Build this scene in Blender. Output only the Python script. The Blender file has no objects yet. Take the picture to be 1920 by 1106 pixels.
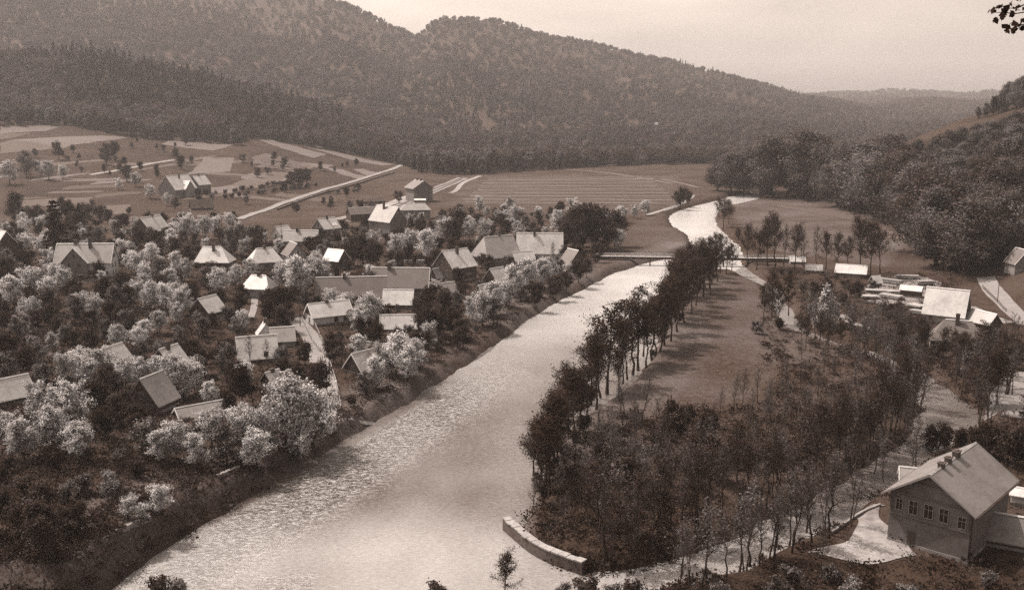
import bpy, math, random
import numpy as np
from mathutils import Vector, Matrix

random.seed(11); RNG = np.random.default_rng(11)
SC = bpy.context.scene
COL = SC.collection
R = math.radians

# ---------------------------------------------------------------- camera, sky, sun, exposure
CW, CH, F = 1920.0, 1106.0, 1884.0       # frame of the photograph and its focal length in its pixels
CAMZ, PITCH = 60.0, R(10.9)
cam_d = bpy.data.cameras.new("camera"); cam = bpy.data.objects.new("camera", cam_d); COL.objects.link(cam)
cam.location = (0, 0, CAMZ); cam.rotation_euler = (R(90) - PITCH, 0, 0)
cam_d.sensor_fit = 'HORIZONTAL'; cam_d.angle = 2 * math.atan(960 / F)
cam_d.clip_start = 0.3; cam_d.clip_end = 20000
SC.camera = cam

HAZE = 0.98e-4
SUN_EL, SUN_AZ = 56.0, -60.0             # azimuth from the view direction (+Y), to the left
world = bpy.data.worlds.new("World"); SC.world = world; world.use_nodes = True
nt = world.node_tree; nt.nodes.clear()
sky = nt.nodes.new('ShaderNodeTexSky'); sky.sky_type = 'NISHITA'; sky.sun_disc = False
sky.sun_elevation = R(SUN_EL); sky.sun_rotation = R(SUN_AZ); sky.dust_density = 4.0; sky.air_density = 1.0
bw = nt.nodes.new('ShaderNodeRGBToBW')
tint = nt.nodes.new('ShaderNodeMix'); tint.data_type = 'RGBA'; tint.blend_type = 'MULTIPLY'; tint.inputs[0].default_value = 1
tint.inputs[7].default_value = (1.32, 1.125, 0.965, 1)
bg = nt.nodes.new('ShaderNodeBackground'); bg.inputs[1].default_value = 0.15
wo = nt.nodes.new('ShaderNodeOutputWorld')
# faint thin cloud in the sky: two stretched noises
tc = nt.nodes.new('ShaderNodeTexCoord'); mp = nt.nodes.new('ShaderNodeMapping'); mp.inputs['Scale'].default_value = (1, 1, 3.5)
nz = nt.nodes.new('ShaderNodeTexNoise'); nz.inputs['Scale'].default_value = 3.4; nz.inputs['Detail'].default_value = 7; nz.inputs['Distortion'].default_value = .5
rg = nt.nodes.new('ShaderNodeMapRange'); rg.inputs[1].default_value = 0.3; rg.inputs[2].default_value = 0.7
rg.inputs[3].default_value = 0.82; rg.inputs[4].default_value = 1.3
ml = nt.nodes.new('ShaderNodeMath'); ml.operation = 'MULTIPLY'
L = nt.links.new
L(tc.outputs['Generated'], mp.inputs[0]); L(mp.outputs[0], nz.inputs['Vector']); L(nz.outputs['Fac'], rg.inputs[0])
L(sky.outputs[0], bw.inputs[0]); L(bw.outputs[0], ml.inputs[0]); L(rg.outputs[0], ml.inputs[1])
L(ml.outputs[0], tint.inputs[6]); L(tint.outputs[2], bg.inputs[0]); L(bg.outputs[0], wo.inputs[0])

sun_d = bpy.data.lights.new("sun", 'SUN'); sun = bpy.data.objects.new("sun", sun_d); COL.objects.link(sun)
sun_d.energy = 4.4; sun_d.angle = R(0.6); sun_d.color = (1.0, 0.89, 0.79)
sdir = Vector((math.sin(R(SUN_AZ)) * math.cos(R(SUN_EL)), math.cos(R(SUN_AZ)) * math.cos(R(SUN_EL)), math.sin(R(SUN_EL))))
sun.rotation_euler = sdir.to_track_quat('Z', 'Y').to_euler(); sun.location = (-300, 300, 600)

vs = SC.view_settings; vs.view_transform = 'Standard'; vs.look = 'None'; vs.gamma = 1; vs.use_curve_mapping = False
vs.exposure = 0.4
SC.cycles.max_bounces = 6; SC.cycles.diffuse_bounces = 2; SC.cycles.glossy_bounces = 2; SC.cycles.transmission_bounces = 3
SC.cycles.volume_bounces = 0; SC.cycles.transparent_max_bounces = 4
SC.cycles.use_adaptive_sampling = False; SC.cycles.use_denoising = False; SC.cycles.sample_clamp_direct = 3.0; SC.cycles.sample_clamp_indirect = 3.0

# ---------------------------------------------------------------- projection helpers
cP, sP = math.cos(PITCH), math.sin(PITCH)
def ray(px, py):
    x = (np.asarray(px, float) - 960) / F; y = (553 - np.asarray(py, float)) / F
    return x, cP + y * sP, -sP + y * cP
def proj(x, y, z):
    d = y * cP - (z - CAMZ) * sP
    return 960 + F * x / d, 553 - F * (y * sP + (z - CAMZ) * cP) / d
def flat(px, py, z=0.0):
    dx, dy, dz = ray(px, py); t = (z - CAMZ) / dz
    return dx * t, dy * t
UH = cP + (553 - 190) / F * sP
def ucol(px): return (px - 960) / F / UH
def zat(py, Y):
    dx, dy, dz = ray(960, py); return CAMZ + Y * dz / dy

# ---------------------------------------------------------------- terrain
us = np.linspace(-0.68, 0.68, 410)
ys = np.concatenate([np.geomspace(3, 108, 22)[:-1], np.geomspace(108, 800, 390)[:-1], np.geomspace(800, 7500, 170)])
nU, nY = len(us), len(ys)
U, Y = np.meshgrid(us, ys); X = U * Y

def smooth(a, lo, hi):
    t = np.clip((a - lo) / (hi - lo), 0, 1); return t * t * (3 - 2 * t)
def vnoise(x, y, seed=0):
    xi = np.floor(x).astype(np.int64); yi = np.floor(y).astype(np.int64); fx = x - xi; fy = y - yi
    fx = fx * fx * (3 - 2 * fx); fy = fy * fy * (3 - 2 * fy)
    def h(a, b):
        n = (a * 374761393 + b * 668265263 + seed * 974711) & 0x7fffffff
        n = ((n ^ (n >> 13)) * 1274126177) & 0x7fffffff
        return ((n ^ (n >> 16)) & 0xffff) / 65535.0
    return (h(xi, yi) * (1 - fx) + h(xi + 1, yi) * fx) * (1 - fy) + (h(xi, yi + 1) * (1 - fx) + h(xi + 1, yi + 1) * fx) * fy
def fbm(x, y, o=4, seed=0):
    s = 0; a = 0.5
    for k in range(o): s = s + a * vnoise(x * 2 ** k, y * 2 ** k, seed + k); a *= 0.5
    return s

# hill profiles: {column px: [(Y, z) ...]} beyond the flat floor; ('p', py, Y) pins the profile to a line of sight
def prof(*pts):
    return [(p[2], zat(p[1], p[2])) if p[0] == 'p' else (p[1], p[2]) for p in pts]
HILLS = {
 -420: prof(('z', 330, 6), ('p', 400, 540), ('p', 300, 720), ('p', 240, 880), ('p', 130, 1150), ('z', 1300, 100), ('p', -90, 2100), ('z', 3000, 250), ('z', 7500, 250)),
 0: prof(('z', 360, 5), ('p', 405, 520), ('p', 305, 720), ('p', 238, 880), ('p', 118, 1150), ('z', 1340, 85), ('p', -70, 2150), ('z', 3000, 240), ('z', 7500, 240)),
 160: prof(('z', 370, 5), ('p', 400, 540), ('p', 310, 720), ('p', 250, 880), ('p', 105, 1130), ('z', 1340, 70), ('p', -60, 2200), ('z', 3000, 230), ('z', 7500, 230)),
 300: prof(('z', 430, 4), ('p', 385, 580), ('p', 310, 740), ('p', 270, 880), ('p', 135, 1150), ('z', 1360, 66), ('p', -45, 2250), ('z', 3000, 220), ('z', 7500, 220)),
 450: prof(('z', 470, 3), ('p', 395, 570), ('p', 320, 760), ('p', 268, 890), ('p', 172, 1170), ('z', 1400, 42), ('p', -28, 2300), ('z', 3100, 200), ('z', 7500, 200)),
 600: prof(('z', 500, 2.5), ('p', 398, 575), ('p', 342, 730), ('p', 288, 900), ('p', 210, 1200), ('z', 1400, 45), ('p', -14, 2350), ('z', 3100, 180), ('z', 7500, 180)),
 680: prof(('z', 560, 2.5), ('p', 375, 640), ('p', 335, 760), ('p', 300, 920), ('p', 228, 1250), ('z', 1430, 42), ('p', 10, 2380), ('z', 3100, 170), ('z', 7500, 170)),
 760: prof(('z', 620, 2.5), ('z', 700, 4), ('p', 325, 800), ('p', 308, 930), ('p', 245, 1280), ('z', 1450, 36), ('p', 66, 2400), ('z', 3100, 150), ('z', 7500, 150)),
 870: prof(('z', 700, 2), ('z', 800, 2.5), ('z', 900, 4), ('p', 310, 1000), ('p', 258, 1300), ('z', 1480, 36), ('p', 10, 2400), ('z', 3100, 150), ('z', 7500, 150)),
 1010: prof(('z', 800, 2), ('z', 900, 2), ('z', 1000, 3), ('p', 300, 1120), ('p', 245, 1400), ('z', 1550, 40), ('p', 60, 2450), ('z', 3200, 130), ('z', 7500, 140)),
 1150: prof(('z', 800, 2), ('z', 900, 2), ('z', 1000, 3), ('p', 296, 1150), ('p', 236, 1500), ('z', 1650, 46), ('p', 76, 2450), ('z', 3200, 110), ('z', 7500, 140)),
 1310: prof(('z', 800, 2), ('z', 900, 2), ('z', 1000, 3), ('p', 296, 1150), ('p', 235, 1550), ('z', 1750, 46), ('p', 126, 2500), ('z', 3200, 80), ('z', 7500, 140)),
 1400: prof(('z', 760, 2), ('z', 850, 2), ('z', 1000, 3), ('p', 294, 1180), ('p', 230, 1650), ('z', 1900, 46), ('p', 152, 2600), ('z', 3300, 60), ('z', 7500, 140)),
 1480: prof(('z', 645, 2), ('z', 720, 9), ('z', 850, 4), ('p', 292, 1220), ('p', 228, 1750), ('z', 2000, 46), ('p', 174, 2750), ('z', 3300, 40), ('p', 172, 4600)),
 1560: prof(('z', 600, 2), ('z', 690, 13), ('z', 850, 5), ('p', 288, 1300), ('p', 228, 1900), ('z', 2200, 42), ('p', 184, 2800), ('z', 3300, 40), ('p', 176, 4600)),
 1640: prof(('z', 540, 2), ('z', 660, 22), ('z', 850, 9), ('p', 285, 1400), ('p', 232, 2100), ('z', 2400, 35), ('p', 208, 2900), ('z', 3400, 45), ('p', 186, 3900), ('p', 170, 4600)),
 1700: prof(('z', 480, 2), ('z', 590, 20), ('p', 268, 690), ('z', 900, 14), ('z', 1400, 6), ('p', 222, 2400), ('z', 2900, 60), ('p', 186, 3800), ('p', 172, 4600)),
 1800: prof(('z', 400, 2), ('z', 500, 17), ('p', 232, 710), ('z', 950, 28), ('z', 1400, 8), ('p', 220, 2400), ('z', 2900, 60), ('p', 192, 3800), ('p', 170, 4600)),
 1900: prof(('z', 320, 2), ('z', 370, 10), ('z', 520, 32), ('p', 196, 740), ('z', 1000, 44), ('z', 1500, 20), ('z', 3400, 50), ('p', 174, 4600)),
 2000: prof(('z', 280, 2), ('z', 340, 16), ('z', 500, 44), ('p', 140, 740), ('z', 1000, 70), ('z', 1500, 40), ('z', 3400, 60), ('z', 4600, 130)),
 2300: prof(('z', 230, 2), ('z', 320, 26), ('z', 500, 60), ('z', 740, 100), ('z', 1000, 90), ('z', 1500, 60), ('z', 3400, 60), ('z', 4600, 130)),
}
cols = sorted(HILLS); profs = []
for c in cols:
    p = HILLS[c]; yy = [0] + [a for a, b in p]; zz = [p[0][1]] + [b for a, b in p]
    profs.append(np.interp(ys, yy, zz))
profs = np.array(profs)                                     # columns x rows
cu = np.array([ucol(c) for c in cols])
ZH = np.array([np.interp(us, cu, profs[:, j]) for j in range(nY)])
def blur(a, n, ax):
    k = np.ones(2 * n + 1) / (2 * n + 1)
    p = np.pad(a, [(n, n) if i == ax else (0, 0) for i in range(2)], mode='edge')
    return np.apply_along_axis(lambda v: np.convolve(v, k, 'valid'), ax, p)
ZS = blur(blur(ZH, 5, 1), 2, 0); ZS = blur(ZS, 4, 1)
far = smooth(Y, 300, 700)
Z = ZH * (1 - far) + ZS * far
Z = np.where(Y < 600, blur(blur(Z, 6, 0), 5, 1), Z)
hilly = smooth(Z, 8, 60)
Z = Z + hilly * ((fbm(X / 160, Y / 160, 4, 3) - 0.47) * 26 * (1 - .5 * smooth(Y, 1500, 1900)) + (fbm(X / 700, Y / 500, 2, 9) - .4) * 6 * smooth(Y, 1200, 2000))
gul = np.abs(vnoise(U * 14 + fbm(X / 400, Y / 400, 2, 51) * 2, Y / 1600, 52) - .5) * 2
Z = Z - smooth(Z, 40, 120) * (1 - smooth(gul, 0, .45)) * 18 * smooth(Y, 1300, 1700)
Z = Z + (fbm(X / 14, Y / 14, 3, 5) - 0.45) * 0.7
# the rock the photograph is taken from falls away below the frame
cliff = np.interp(ys, [0, 4, 10, 20, 60, 85, 112], [56.5, 55, 48, 38, 12, 4, 0])[:, None]
Z = np.where(Y < 112, 2 + cliff + (fbm(X / 6, Y / 6, 3, 5) - .5) * np.minimum(2, Y / 8), Z)

# river: signed distance to its outline, and the mill race
LB = [(120,1190),(215,1106),(330,1018),(480,930),(640,838),(760,766),(850,706),(900,676),(945,642),(1010,592),(1090,546),(1160,511),(1225,492),(1262,484),(1300,470),(1303,458),(1290,440),(1268,430),(1258,418),(1256,406),(1282,393),(1338,379),(1375,367),(1425,366)]
RB = [(1420,376),(1368,388),(1345,397),(1336,408),(1340,424),(1358,442),(1386,468),(1388,482),(1384,502),(1352,512),(1318,503),(1270,505),(1240,522),(1238,545),(1234,590),(1226,640),(1205,690),(1180,716),(1130,760),(1060,800),(1020,850),(1003,885),(1003,925),(992,962),(955,1004),(985,1030),(1040,1062),(1092,1084),(1050,1100),(1010,1140),(900,1190)]
river_xy = np.array([flat(a, b) for a, b in LB + RB])
RACE = [(1368,500,8),(1400,516,3),(1450,545,2),(1474,590,2),(1488,616,3.2),(1545,640,2.6),(1620,662,2.6),(1700,694,3.4),(1788,775,9),(1730,840,5),(1640,902,5.4),(1555,955,5.2),(1450,1008,5.4),(1340,1055,5.8),(1200,1098,6.5),(1060,1122,9),(900,1165,16)]
race_xy = np.array([flat(a, b) for a, b, w in RACE]); race_w = np.array([w for a, b, w in RACE])
def seg_dist(x, y, pts, closed, wid=None):
    d = np.full(x.shape, 1e9); n = len(pts)
    for i in range(n if closed else n - 1):
        a = pts[i]; b = pts[(i + 1) % n]; ab = b - a; l2 = ab @ ab
        t = np.clip(((x - a[0]) * ab[0] + (y - a[1]) * ab[1]) / l2, 0, 1)
        q = np.hypot(x - a[0] - t * ab[0], y - a[1] - t * ab[1])
        if wid is not None: q = q - (wid[i] + (wid[i + 1] - wid[i]) * t) / 2
        d = np.minimum(d, q)
    return d
def inside(x, y, pts):
    c = np.zeros(x.shape, bool); n = len(pts)
    for i in range(n):
        x1, y1 = pts[i]; x2, y2 = pts[(i + 1) % n]
        if y1 == y2: continue
        hit = ((y1 > y) != (y2 > y)) & (x < (x2 - x1) * (y - y1) / (y2 - y1) + x1); c ^= hit
    return c
def chaikin(p, closed=True, it=2):
    for _ in range(it):
        q = np.roll(p, -1, 0); n = np.empty((2 * len(p), p.shape[1])); n[0::2] = .75 * p + .25 * q; n[1::2] = .25 * p + .75 * q; p = n
    return p
rv = chaikin(river_xy)
def d_water(x, y):
    dm = seg_dist(x, y, rv, True); dm = np.where(inside(x, y, rv), -dm, dm)
    return np.minimum(dm, seg_dist(x, y, race_xy, False, race_w)), dm
DW = np.full(X.shape, 1e3); DM = np.full(X.shape, 1e3)
near = (Y < 850) & (Y > 90) & (np.abs(U) < .6)
DW[near], DM[near] = d_water(X[near], Y[near])
wig = (fbm(X / 6, Y / 6, 3, 21) - .47) * 3.2
bank = smooth(DW + wig, -0.8, 4.0)
Z = np.where(DW < 12, -1.0 + bank * (np.maximum(Z, 0.9) + 1.0), Z)
# left of the river the village ground climbs a little
Z += np.where((DM < 900) & (U < .2), 0.02 * np.clip(DM - 12, 0, 150) * (X < flat(1140, 500)[0]) * (1 - smooth(Y, 330, 430)), 0)

lny = np.log(ys)
def hgt(x, y):
    x = np.asarray(x, float); y = np.maximum(np.asarray(y, float), 3.001)
    fu = np.clip((x / y - us[0]) / (us[1] - us[0]), 0, nU - 1.001); fj = np.interp(y, ys, np.arange(nY)); fj = np.clip(fj, 0, nY - 1.001)
    i = fu.astype(int); j = fj.astype(int); a = fu - i; b = fj - j
    return (Z[j, i] * (1 - a) + Z[j, i + 1] * a) * (1 - b) + (Z[j + 1, i] * (1 - a) + Z[j + 1, i + 1] * a) * b
_ty = np.geomspace(100, 7400, 1500)
def hit(px, py):
    """where the line of sight through a point of the photograph meets the ground"""
    dx, dy, dz = ray(px, py); z = CAMZ + _ty * dz / dy; x = _ty * dx / dy
    g = hgt(x, _ty) - z; k = int(np.argmax(g > 0))
    if g[k] <= 0: k = len(_ty) - 1
    if k == 0: y = _ty[0]
    else: y = _ty[k - 1] + (_ty[k] - _ty[k - 1]) * (-g[k - 1]) / (g[k] - g[k - 1] + 1e-9)
    x = y * dx / dy
    return float(x), float(y), float(hgt(x, y))

# ---------------------------------------------------------------- mesh and tag helpers
def link(o, parent=None):
    COL.objects.link(o)
    if parent is not None: o.parent = parent
    return o
def mesh_np(name, verts, faces, mats=None, mi=None):
    """mesh from numpy arrays; all faces have the same number of corners"""
    me = bpy.data.meshes.new(name); verts = np.asarray(verts, np.float32); faces = np.asarray(faces, np.int32)
    k = faces.shape[1]; n = len(faces)
    me.vertices.add(len(verts)); me.vertices.foreach_set('co', verts.ravel())
    me.loops.add(n * k); me.loops.foreach_set('vertex_index', faces.ravel())
    me.polygons.add(n); me.polygons.foreach_set('loop_start', np.arange(0, n * k, k, dtype=np.int32)); me.polygons.foreach_set('loop_total', np.full(n, k, np.int32))
    for m in mats or []: me.materials.append(m)
    if mi is not None: me.polygons.foreach_set('material_index', np.asarray(mi, np.int32))
    me.update(calc_edges=True)
    return me
class MB:
    """collects boxes, prisms and tubes for ONE mesh"""
    def __init__(s): s.v = []; s.f = []
    def add(s, vs_, fs): n = len(s.v); s.v += [tuple(p) for p in vs_]; s.f += [tuple(i + n for i in f) for f in fs]
    def box(s, x0, x1, y0, y1, z0, z1):
        s.add([(x0,y0,z0),(x1,y0,z0),(x1,y1,z0),(x0,y1,z0),(x0,y0,z1),(x1,y0,z1),(x1,y1,z1),(x0,y1,z1)],
              [(0,3,2,1),(4,5,6,7),(0,1,5,4),(1,2,6,5),(2,3,7,6),(3,0,4,7)])
    def obox(s, M, *a):
        n = len(s.v); s.box(*a); s.v[n:] = [tuple(M @ Vector(p)) for p in s.v[n:]]
    def prism(s, prof2, x0, x1):
        """profile in (y, z), counter-clockwise seen from +x, extruded along x"""
        n = len(prof2); vs_ = [(x0, a, b) for a, b in prof2] + [(x1, a, b) for a, b in prof2]
        fs = [tuple(range(n))[::-1], tuple(range(n, 2 * n))] + [(i, (i + 1) % n, n + (i + 1) % n, n + i) for i in range(n)]
        s.add(vs_, fs)
    def tube(s, p, q, r0, r1, k=6):
        p = Vector(p); q = Vector(q); d = (q - p).normalized(); a = d.orthogonal().normalized(); b = d.cross(a)
        vs_ = [p + (a * math.cos(t) + b * math.sin(t)) * r0 for t in [2 * math.pi * i / k for i in range(k)]] + \
              [q + (a * math.cos(t) + b * math.sin(t)) * r1 for t in [2 * math.pi * i / k for i in range(k)]]
        s.add(vs_, [(i, (i + 1) % k, k + (i + 1) % k, k + i) for i in range(k)] + [tuple(range(k))[::-1], tuple(range(k, 2 * k))])
    def mesh(s, name, m):
        me = bpy.data.meshes.new(name); me.from_pydata(s.v, [], s.f); me.materials.append(m); me.update(); return me
    def build(s, name, m, parent=None):
        return link(bpy.data.objects.new(name, s.mesh(name, m)), parent)
def tag(o, label=None, cat=None, group=None, kind=None):
    if label: o['label'] = label
    if cat: o['category'] = cat
    if group: o['group'] = group
    if kind: o['kind'] = kind
    return o
def empty(name, loc, rz=0, s=1.0):
    o = bpy.data.objects.new(name, None); o.location = loc; o.rotation_euler = (0, 0, rz); o.scale = (s, s, s); o.empty_display_size = 0.5
    return link(o)

# ---------------------------------------------------------------- materials: a sepia print, so every colour is a brown of some lightness
def sep(v):
    g = np.interp(v, [.02, .08, .15, .5], [.60, .835, .935, .985]); b = np.interp(v, [.02, .08, .15, .5], [.41, .81, .94, 1.0])
    l = .2126 + .7152 * g + .0722 * b
    return (min(v / l, 1), min(v * g / l, 1), min(v * b / l, 1), 1)
def new_mat(name):
    m = bpy.data.materials.new(name); m.use_nodes = True; t = m.node_tree; t.nodes.clear()
    return m, t, t.nodes.new, t.links.new
def ramp_cols(N, Lk, fac, lo, hi):
    mx = N('ShaderNodeMix'); mx.data_type = 'RGBA'; mx.inputs[6].default_value = sep(lo); mx.inputs[7].default_value = sep(hi)
    Lk(fac, mx.inputs[0]); return mx.outputs[2]
def mat(name, v, var=0.3, scale=2.0, rough=0.8, bump=0.0, spec=0.3, detail=5, stretch=None, obj_var=0.0, coord='Object', course=0.0):
    """mottled surface of lightness v; course > 0 adds fine rows (slates, boards) as relief and slight tone"""
    m, t, N, Lk = new_mat(name)
    o = N('ShaderNodeOutputMaterial'); p = N('ShaderNodeBsdfPrincipled'); c = N('ShaderNodeTexCoord')
    mpn = N('ShaderNodeMapping')
    if stretch: mpn.inputs['Scale'].default_value = stretch
    Lk(c.outputs[coord], mpn.inputs[0])
    n1 = N('ShaderNodeTexNoise'); n1.inputs['Scale'].default_value = scale; n1.inputs['Detail'].default_value = detail; n1.inputs['Roughness'].default_value = .65
    n2 = N('ShaderNodeTexNoise'); n2.inputs['Scale'].default_value = scale * .17; n2.inputs['Detail'].default_value = 3
    Lk(mpn.outputs[0], n1.inputs['Vector']); Lk(mpn.outputs[0], n2.inputs['Vector'])
    ad = N('ShaderNodeMath'); ad.operation = 'MULTIPLY_ADD'; ad.inputs[1].default_value = .5
    Lk(n1.outputs['Fac'], ad.inputs[0])
    hf = N('ShaderNodeMath'); hf.operation = 'MULTIPLY'; hf.inputs[1].default_value = .5; Lk(n2.outputs['Fac'], hf.inputs[0]); Lk(hf.outputs[0], ad.inputs[2])
    fac = ad.outputs[0]
    if course:
        w = N('ShaderNodeTexWave'); w.bands_direction = 'Z'; w.inputs['Scale'].default_value = course; w.inputs['Distortion'].default_value = .6; w.inputs['Detail'].default_value = 2
        Lk(c.outputs[coord], w.inputs['Vector'])
        a2 = N('ShaderNodeMath'); a2.operation = 'MULTIPLY_ADD'; a2.inputs[1].default_value = .16; Lk(w.outputs['Fac'], a2.inputs[0]); Lk(fac, a2.inputs[2]); fac = a2.outputs[0]
    if obj_var:
        oi = N('ShaderNodeObjectInfo'); mr = N('ShaderNodeMath'); mr.operation = 'MULTIPLY_ADD'; mr.inputs[1].default_value = obj_var
        Lk(oi.outputs['Random'], mr.inputs[0]); sb = N('ShaderNodeMath'); sb.operation = 'SUBTRACT'; sb.inputs[1].default_value = obj_var / 2
        Lk(fac, mr.inputs[2]); Lk(mr.outputs[0], sb.inputs[0]); fac = sb.outputs[0]
    st = N('ShaderNodeMapRange'); st.inputs[1].default_value = .34; st.inputs[2].default_value = .66; Lk(fac, st.inputs[0])
    Lk(ramp_cols(N, Lk, st.outputs[0], v * (1 - var), v * (1 + var)), p.inputs['Base Color'])
    p.inputs['Roughness'].default_value = rough; p.inputs['Specular IOR Level'].default_value = spec
    if bump:
        b = N('ShaderNodeBump'); b.inputs['Strength'].default_value = bump; b.inputs['Distance'].default_value = .3; Lk(fac, b.inputs['Height']); Lk(b.outputs[0], p.inputs['Normal'])
    Lk(p.outputs[0], o.inputs[0])
    return m
def leaf_mat(name, v, var=.35, trans=.35, obj_var=.5, scale=.7):
    m, t, N, Lk = new_mat(name)
    o = N('ShaderNodeOutputMaterial'); d = N('ShaderNodeBsdfDiffuse'); tr = N('ShaderNodeBsdfTranslucent'); mx = N('ShaderNodeMixShader'); mx.inputs[0].default_value = trans
    c = N('ShaderNodeTexCoord'); n1 = N('ShaderNodeTexNoise'); n1.inputs['Scale'].default_value = scale; n1.inputs['Detail'].default_value = 4
    Lk(c.outputs['Object'], n1.inputs['Vector'])
    oi = N('ShaderNodeObjectInfo'); ad = N('ShaderNodeMath'); ad.operation = 'MULTIPLY_ADD'; ad.inputs[1].default_value = obj_var; ad.inputs[2].default_value = -obj_var / 2
    Lk(oi.outputs['Random'], ad.inputs[0])
    a2 = N('ShaderNodeMath'); a2.operation = 'ADD'; Lk(n1.outputs['Fac'], a2.inputs[0]); Lk(ad.outputs[0], a2.inputs[1])
    st = N('ShaderNodeMapRange'); st.inputs[1].default_value = .25; st.inputs[2].default_value = .75; Lk(a2.outputs[0], st.inputs[0])
    col = ramp_cols(N, Lk, st.outputs[0], v * (1 - var), v * (1 + var))
    Lk(col, d.inputs[0]); Lk(col, tr.inputs[0]); Lk(d.outputs[0], mx.inputs[1]); Lk(tr.outputs[0], mx.inputs[2]); Lk(mx.outputs[0], o.inputs[0])
    return m
M = {
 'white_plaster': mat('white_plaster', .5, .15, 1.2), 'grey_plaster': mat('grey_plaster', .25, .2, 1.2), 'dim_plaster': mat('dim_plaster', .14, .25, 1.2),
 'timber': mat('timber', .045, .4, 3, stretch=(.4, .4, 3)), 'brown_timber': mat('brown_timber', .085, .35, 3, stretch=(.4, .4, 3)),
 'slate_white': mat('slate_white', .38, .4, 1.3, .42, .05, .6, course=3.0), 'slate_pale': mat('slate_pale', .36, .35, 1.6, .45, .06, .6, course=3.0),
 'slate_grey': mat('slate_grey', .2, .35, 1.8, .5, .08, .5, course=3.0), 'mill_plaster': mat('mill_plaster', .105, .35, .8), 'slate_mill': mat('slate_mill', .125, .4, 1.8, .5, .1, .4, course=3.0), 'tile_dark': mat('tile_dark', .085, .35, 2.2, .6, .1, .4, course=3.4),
 'roof_black': mat('roof_black', .05, .4, 2), 'trim': mat('trim', .7, .12, 2), 'brick': mat('brick', .07, .4, 5), 'pane': mat('pane', .02, .3, 2, .12, spec=.6),
 'frame': mat('frame', .2, .15, 3), 'door': mat('door', .05, .3, 3), 'stone': mat('stone', .2, .45, 2.4, .9, .4), 'stone_pale': mat('stone_pale', .25, .4, 2.4, .9, .3),
 'stone_dark': mat('stone_dark', .07, .4, 2, .9, .3), 'plank': mat('plank', .3, .35, 1.5, stretch=(.3, 4, 4)), 'post': mat('post', .06, .3, 3), 'rail': mat('rail', .36, .2, 3),
 'road': mat('road', .18, .2, .6, .95), 'path': mat('path', .2, .25, .5, .95), 'yard': mat('yard', .2, .6, .5, .95, .7), 'ballast': mat('ballast', .16, .25, 1, .95), 'steel': mat('steel', .5, .1, 3, .3, spec=.8),
 'field_light': mat('field_light', .082, .14, .25, .95, .2), 'field_mid': mat('field_mid', .058, .16, .25, .95, .2), 'field_dim': mat('field_dim', .042, .16, .25, .95, .2),
 'strip_light': mat('strip_light', .07, .2, .2, .95), 'strip_dim': mat('strip_dim', .042, .2, .2, .95),
 'bark': mat('bark', .03, .35, 4, .9), 'bark_pale': mat('bark_pale', .04, .35, 4, .9),
 'blossom': leaf_mat('blossom', .6, .25, .35, .5), 'blossom_dim': leaf_mat('blossom_dim', .19, .4, .35, .5), 'leaf_dark': leaf_mat('leaf_dark', .03, .5, .3, .5),
 'leaf_mid': leaf_mat('leaf_mid', .065, .45, .35, .5), 'leaf_alder': leaf_mat('leaf_alder', .032, .4, .3, .3), 'leaf_broad': leaf_mat('leaf_broad', .085, .45, .3, .5), 'leaf_light': leaf_mat('leaf_light', .15, .35, .35, .4),
 'needle': leaf_mat('needle', .024, .4, .1, .4), 'twig': leaf_mat('twig', .035, .3, .0, .3), 'twig_pale': leaf_mat('twig_pale', .085, .35, .0, .4), 'leaf_bare': leaf_mat('leaf_bare', .085, .4, .4, .5), 'leaf_speck': leaf_mat('leaf_speck', .15, .4, .4, .5),
 'wood_dark': leaf_mat('wood_dark', .036, .4, .25, .6, .15), 'wood_mid': leaf_mat('wood_mid', .058, .4, .3, .6, .15), 'wood_light': leaf_mat('wood_light', .085, .3, .35, .6, .15),
}
# ground: lightness comes with the ground cover (attribute 'cover'), broken up by noise
gm, t, N, Lk = new_mat('ground_cover')
o_ = N('ShaderNodeOutputMaterial'); p_ = N('ShaderNodeBsdfPrincipled'); a_ = N('ShaderNodeAttribute'); a_.attribute_name = 'cover'
c_ = N('ShaderNodeTexCoord'); n1 = N('ShaderNodeTexNoise'); n1.inputs['Scale'].default_value = .8; n1.inputs['Detail'].default_value = 8; n1.inputs['Roughness'].default_value = .7
n2 = N('ShaderNodeTexNoise'); n2.inputs['Scale'].default_value = .035; n2.inputs['Detail'].default_value = 4
n3 = N('ShaderNodeTexNoise'); n3.inputs['Scale'].default_value = 2.2; n3.inputs['Detail'].default_value = 3
for q in (n1, n2, n3): Lk(c_.outputs['Object'], q.inputs['Vector'])
s1 = N('ShaderNodeMath'); s1.operation = 'ADD'; Lk(n1.outputs['Fac'], s1.inputs[0]); Lk(n2.outputs['Fac'], s1.inputs[1])
s2 = N('ShaderNodeMath'); s2.operation = 'ADD'; Lk(s1.outputs[0], s2.inputs[0]); Lk(n3.outputs['Fac'], s2.inputs[1])
mr = N('ShaderNodeMapRange'); mr.inputs[1].default_value = 1.15; mr.inputs[2].default_value = 1.85; mr.inputs[3].default_value = .4; mr.inputs[4].default_value = 1.65; Lk(s2.outputs[0], mr.inputs[0])
mu = N('ShaderNodeMath'); mu.operation = 'MULTIPLY'; Lk(a_.outputs['Fac'], mu.inputs[0]); Lk(mr.outputs[0], mu.inputs[1])
cr = N('ShaderNodeValToRGB'); els = cr.color_ramp.elements; els[0].position = 0; els[0].color = sep(.0); els[1].position = 1; els[1].color = sep(.5)
for v in (.03, .08, .15, .3): e = els.new(v / .5); e.color = sep(v)
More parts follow.
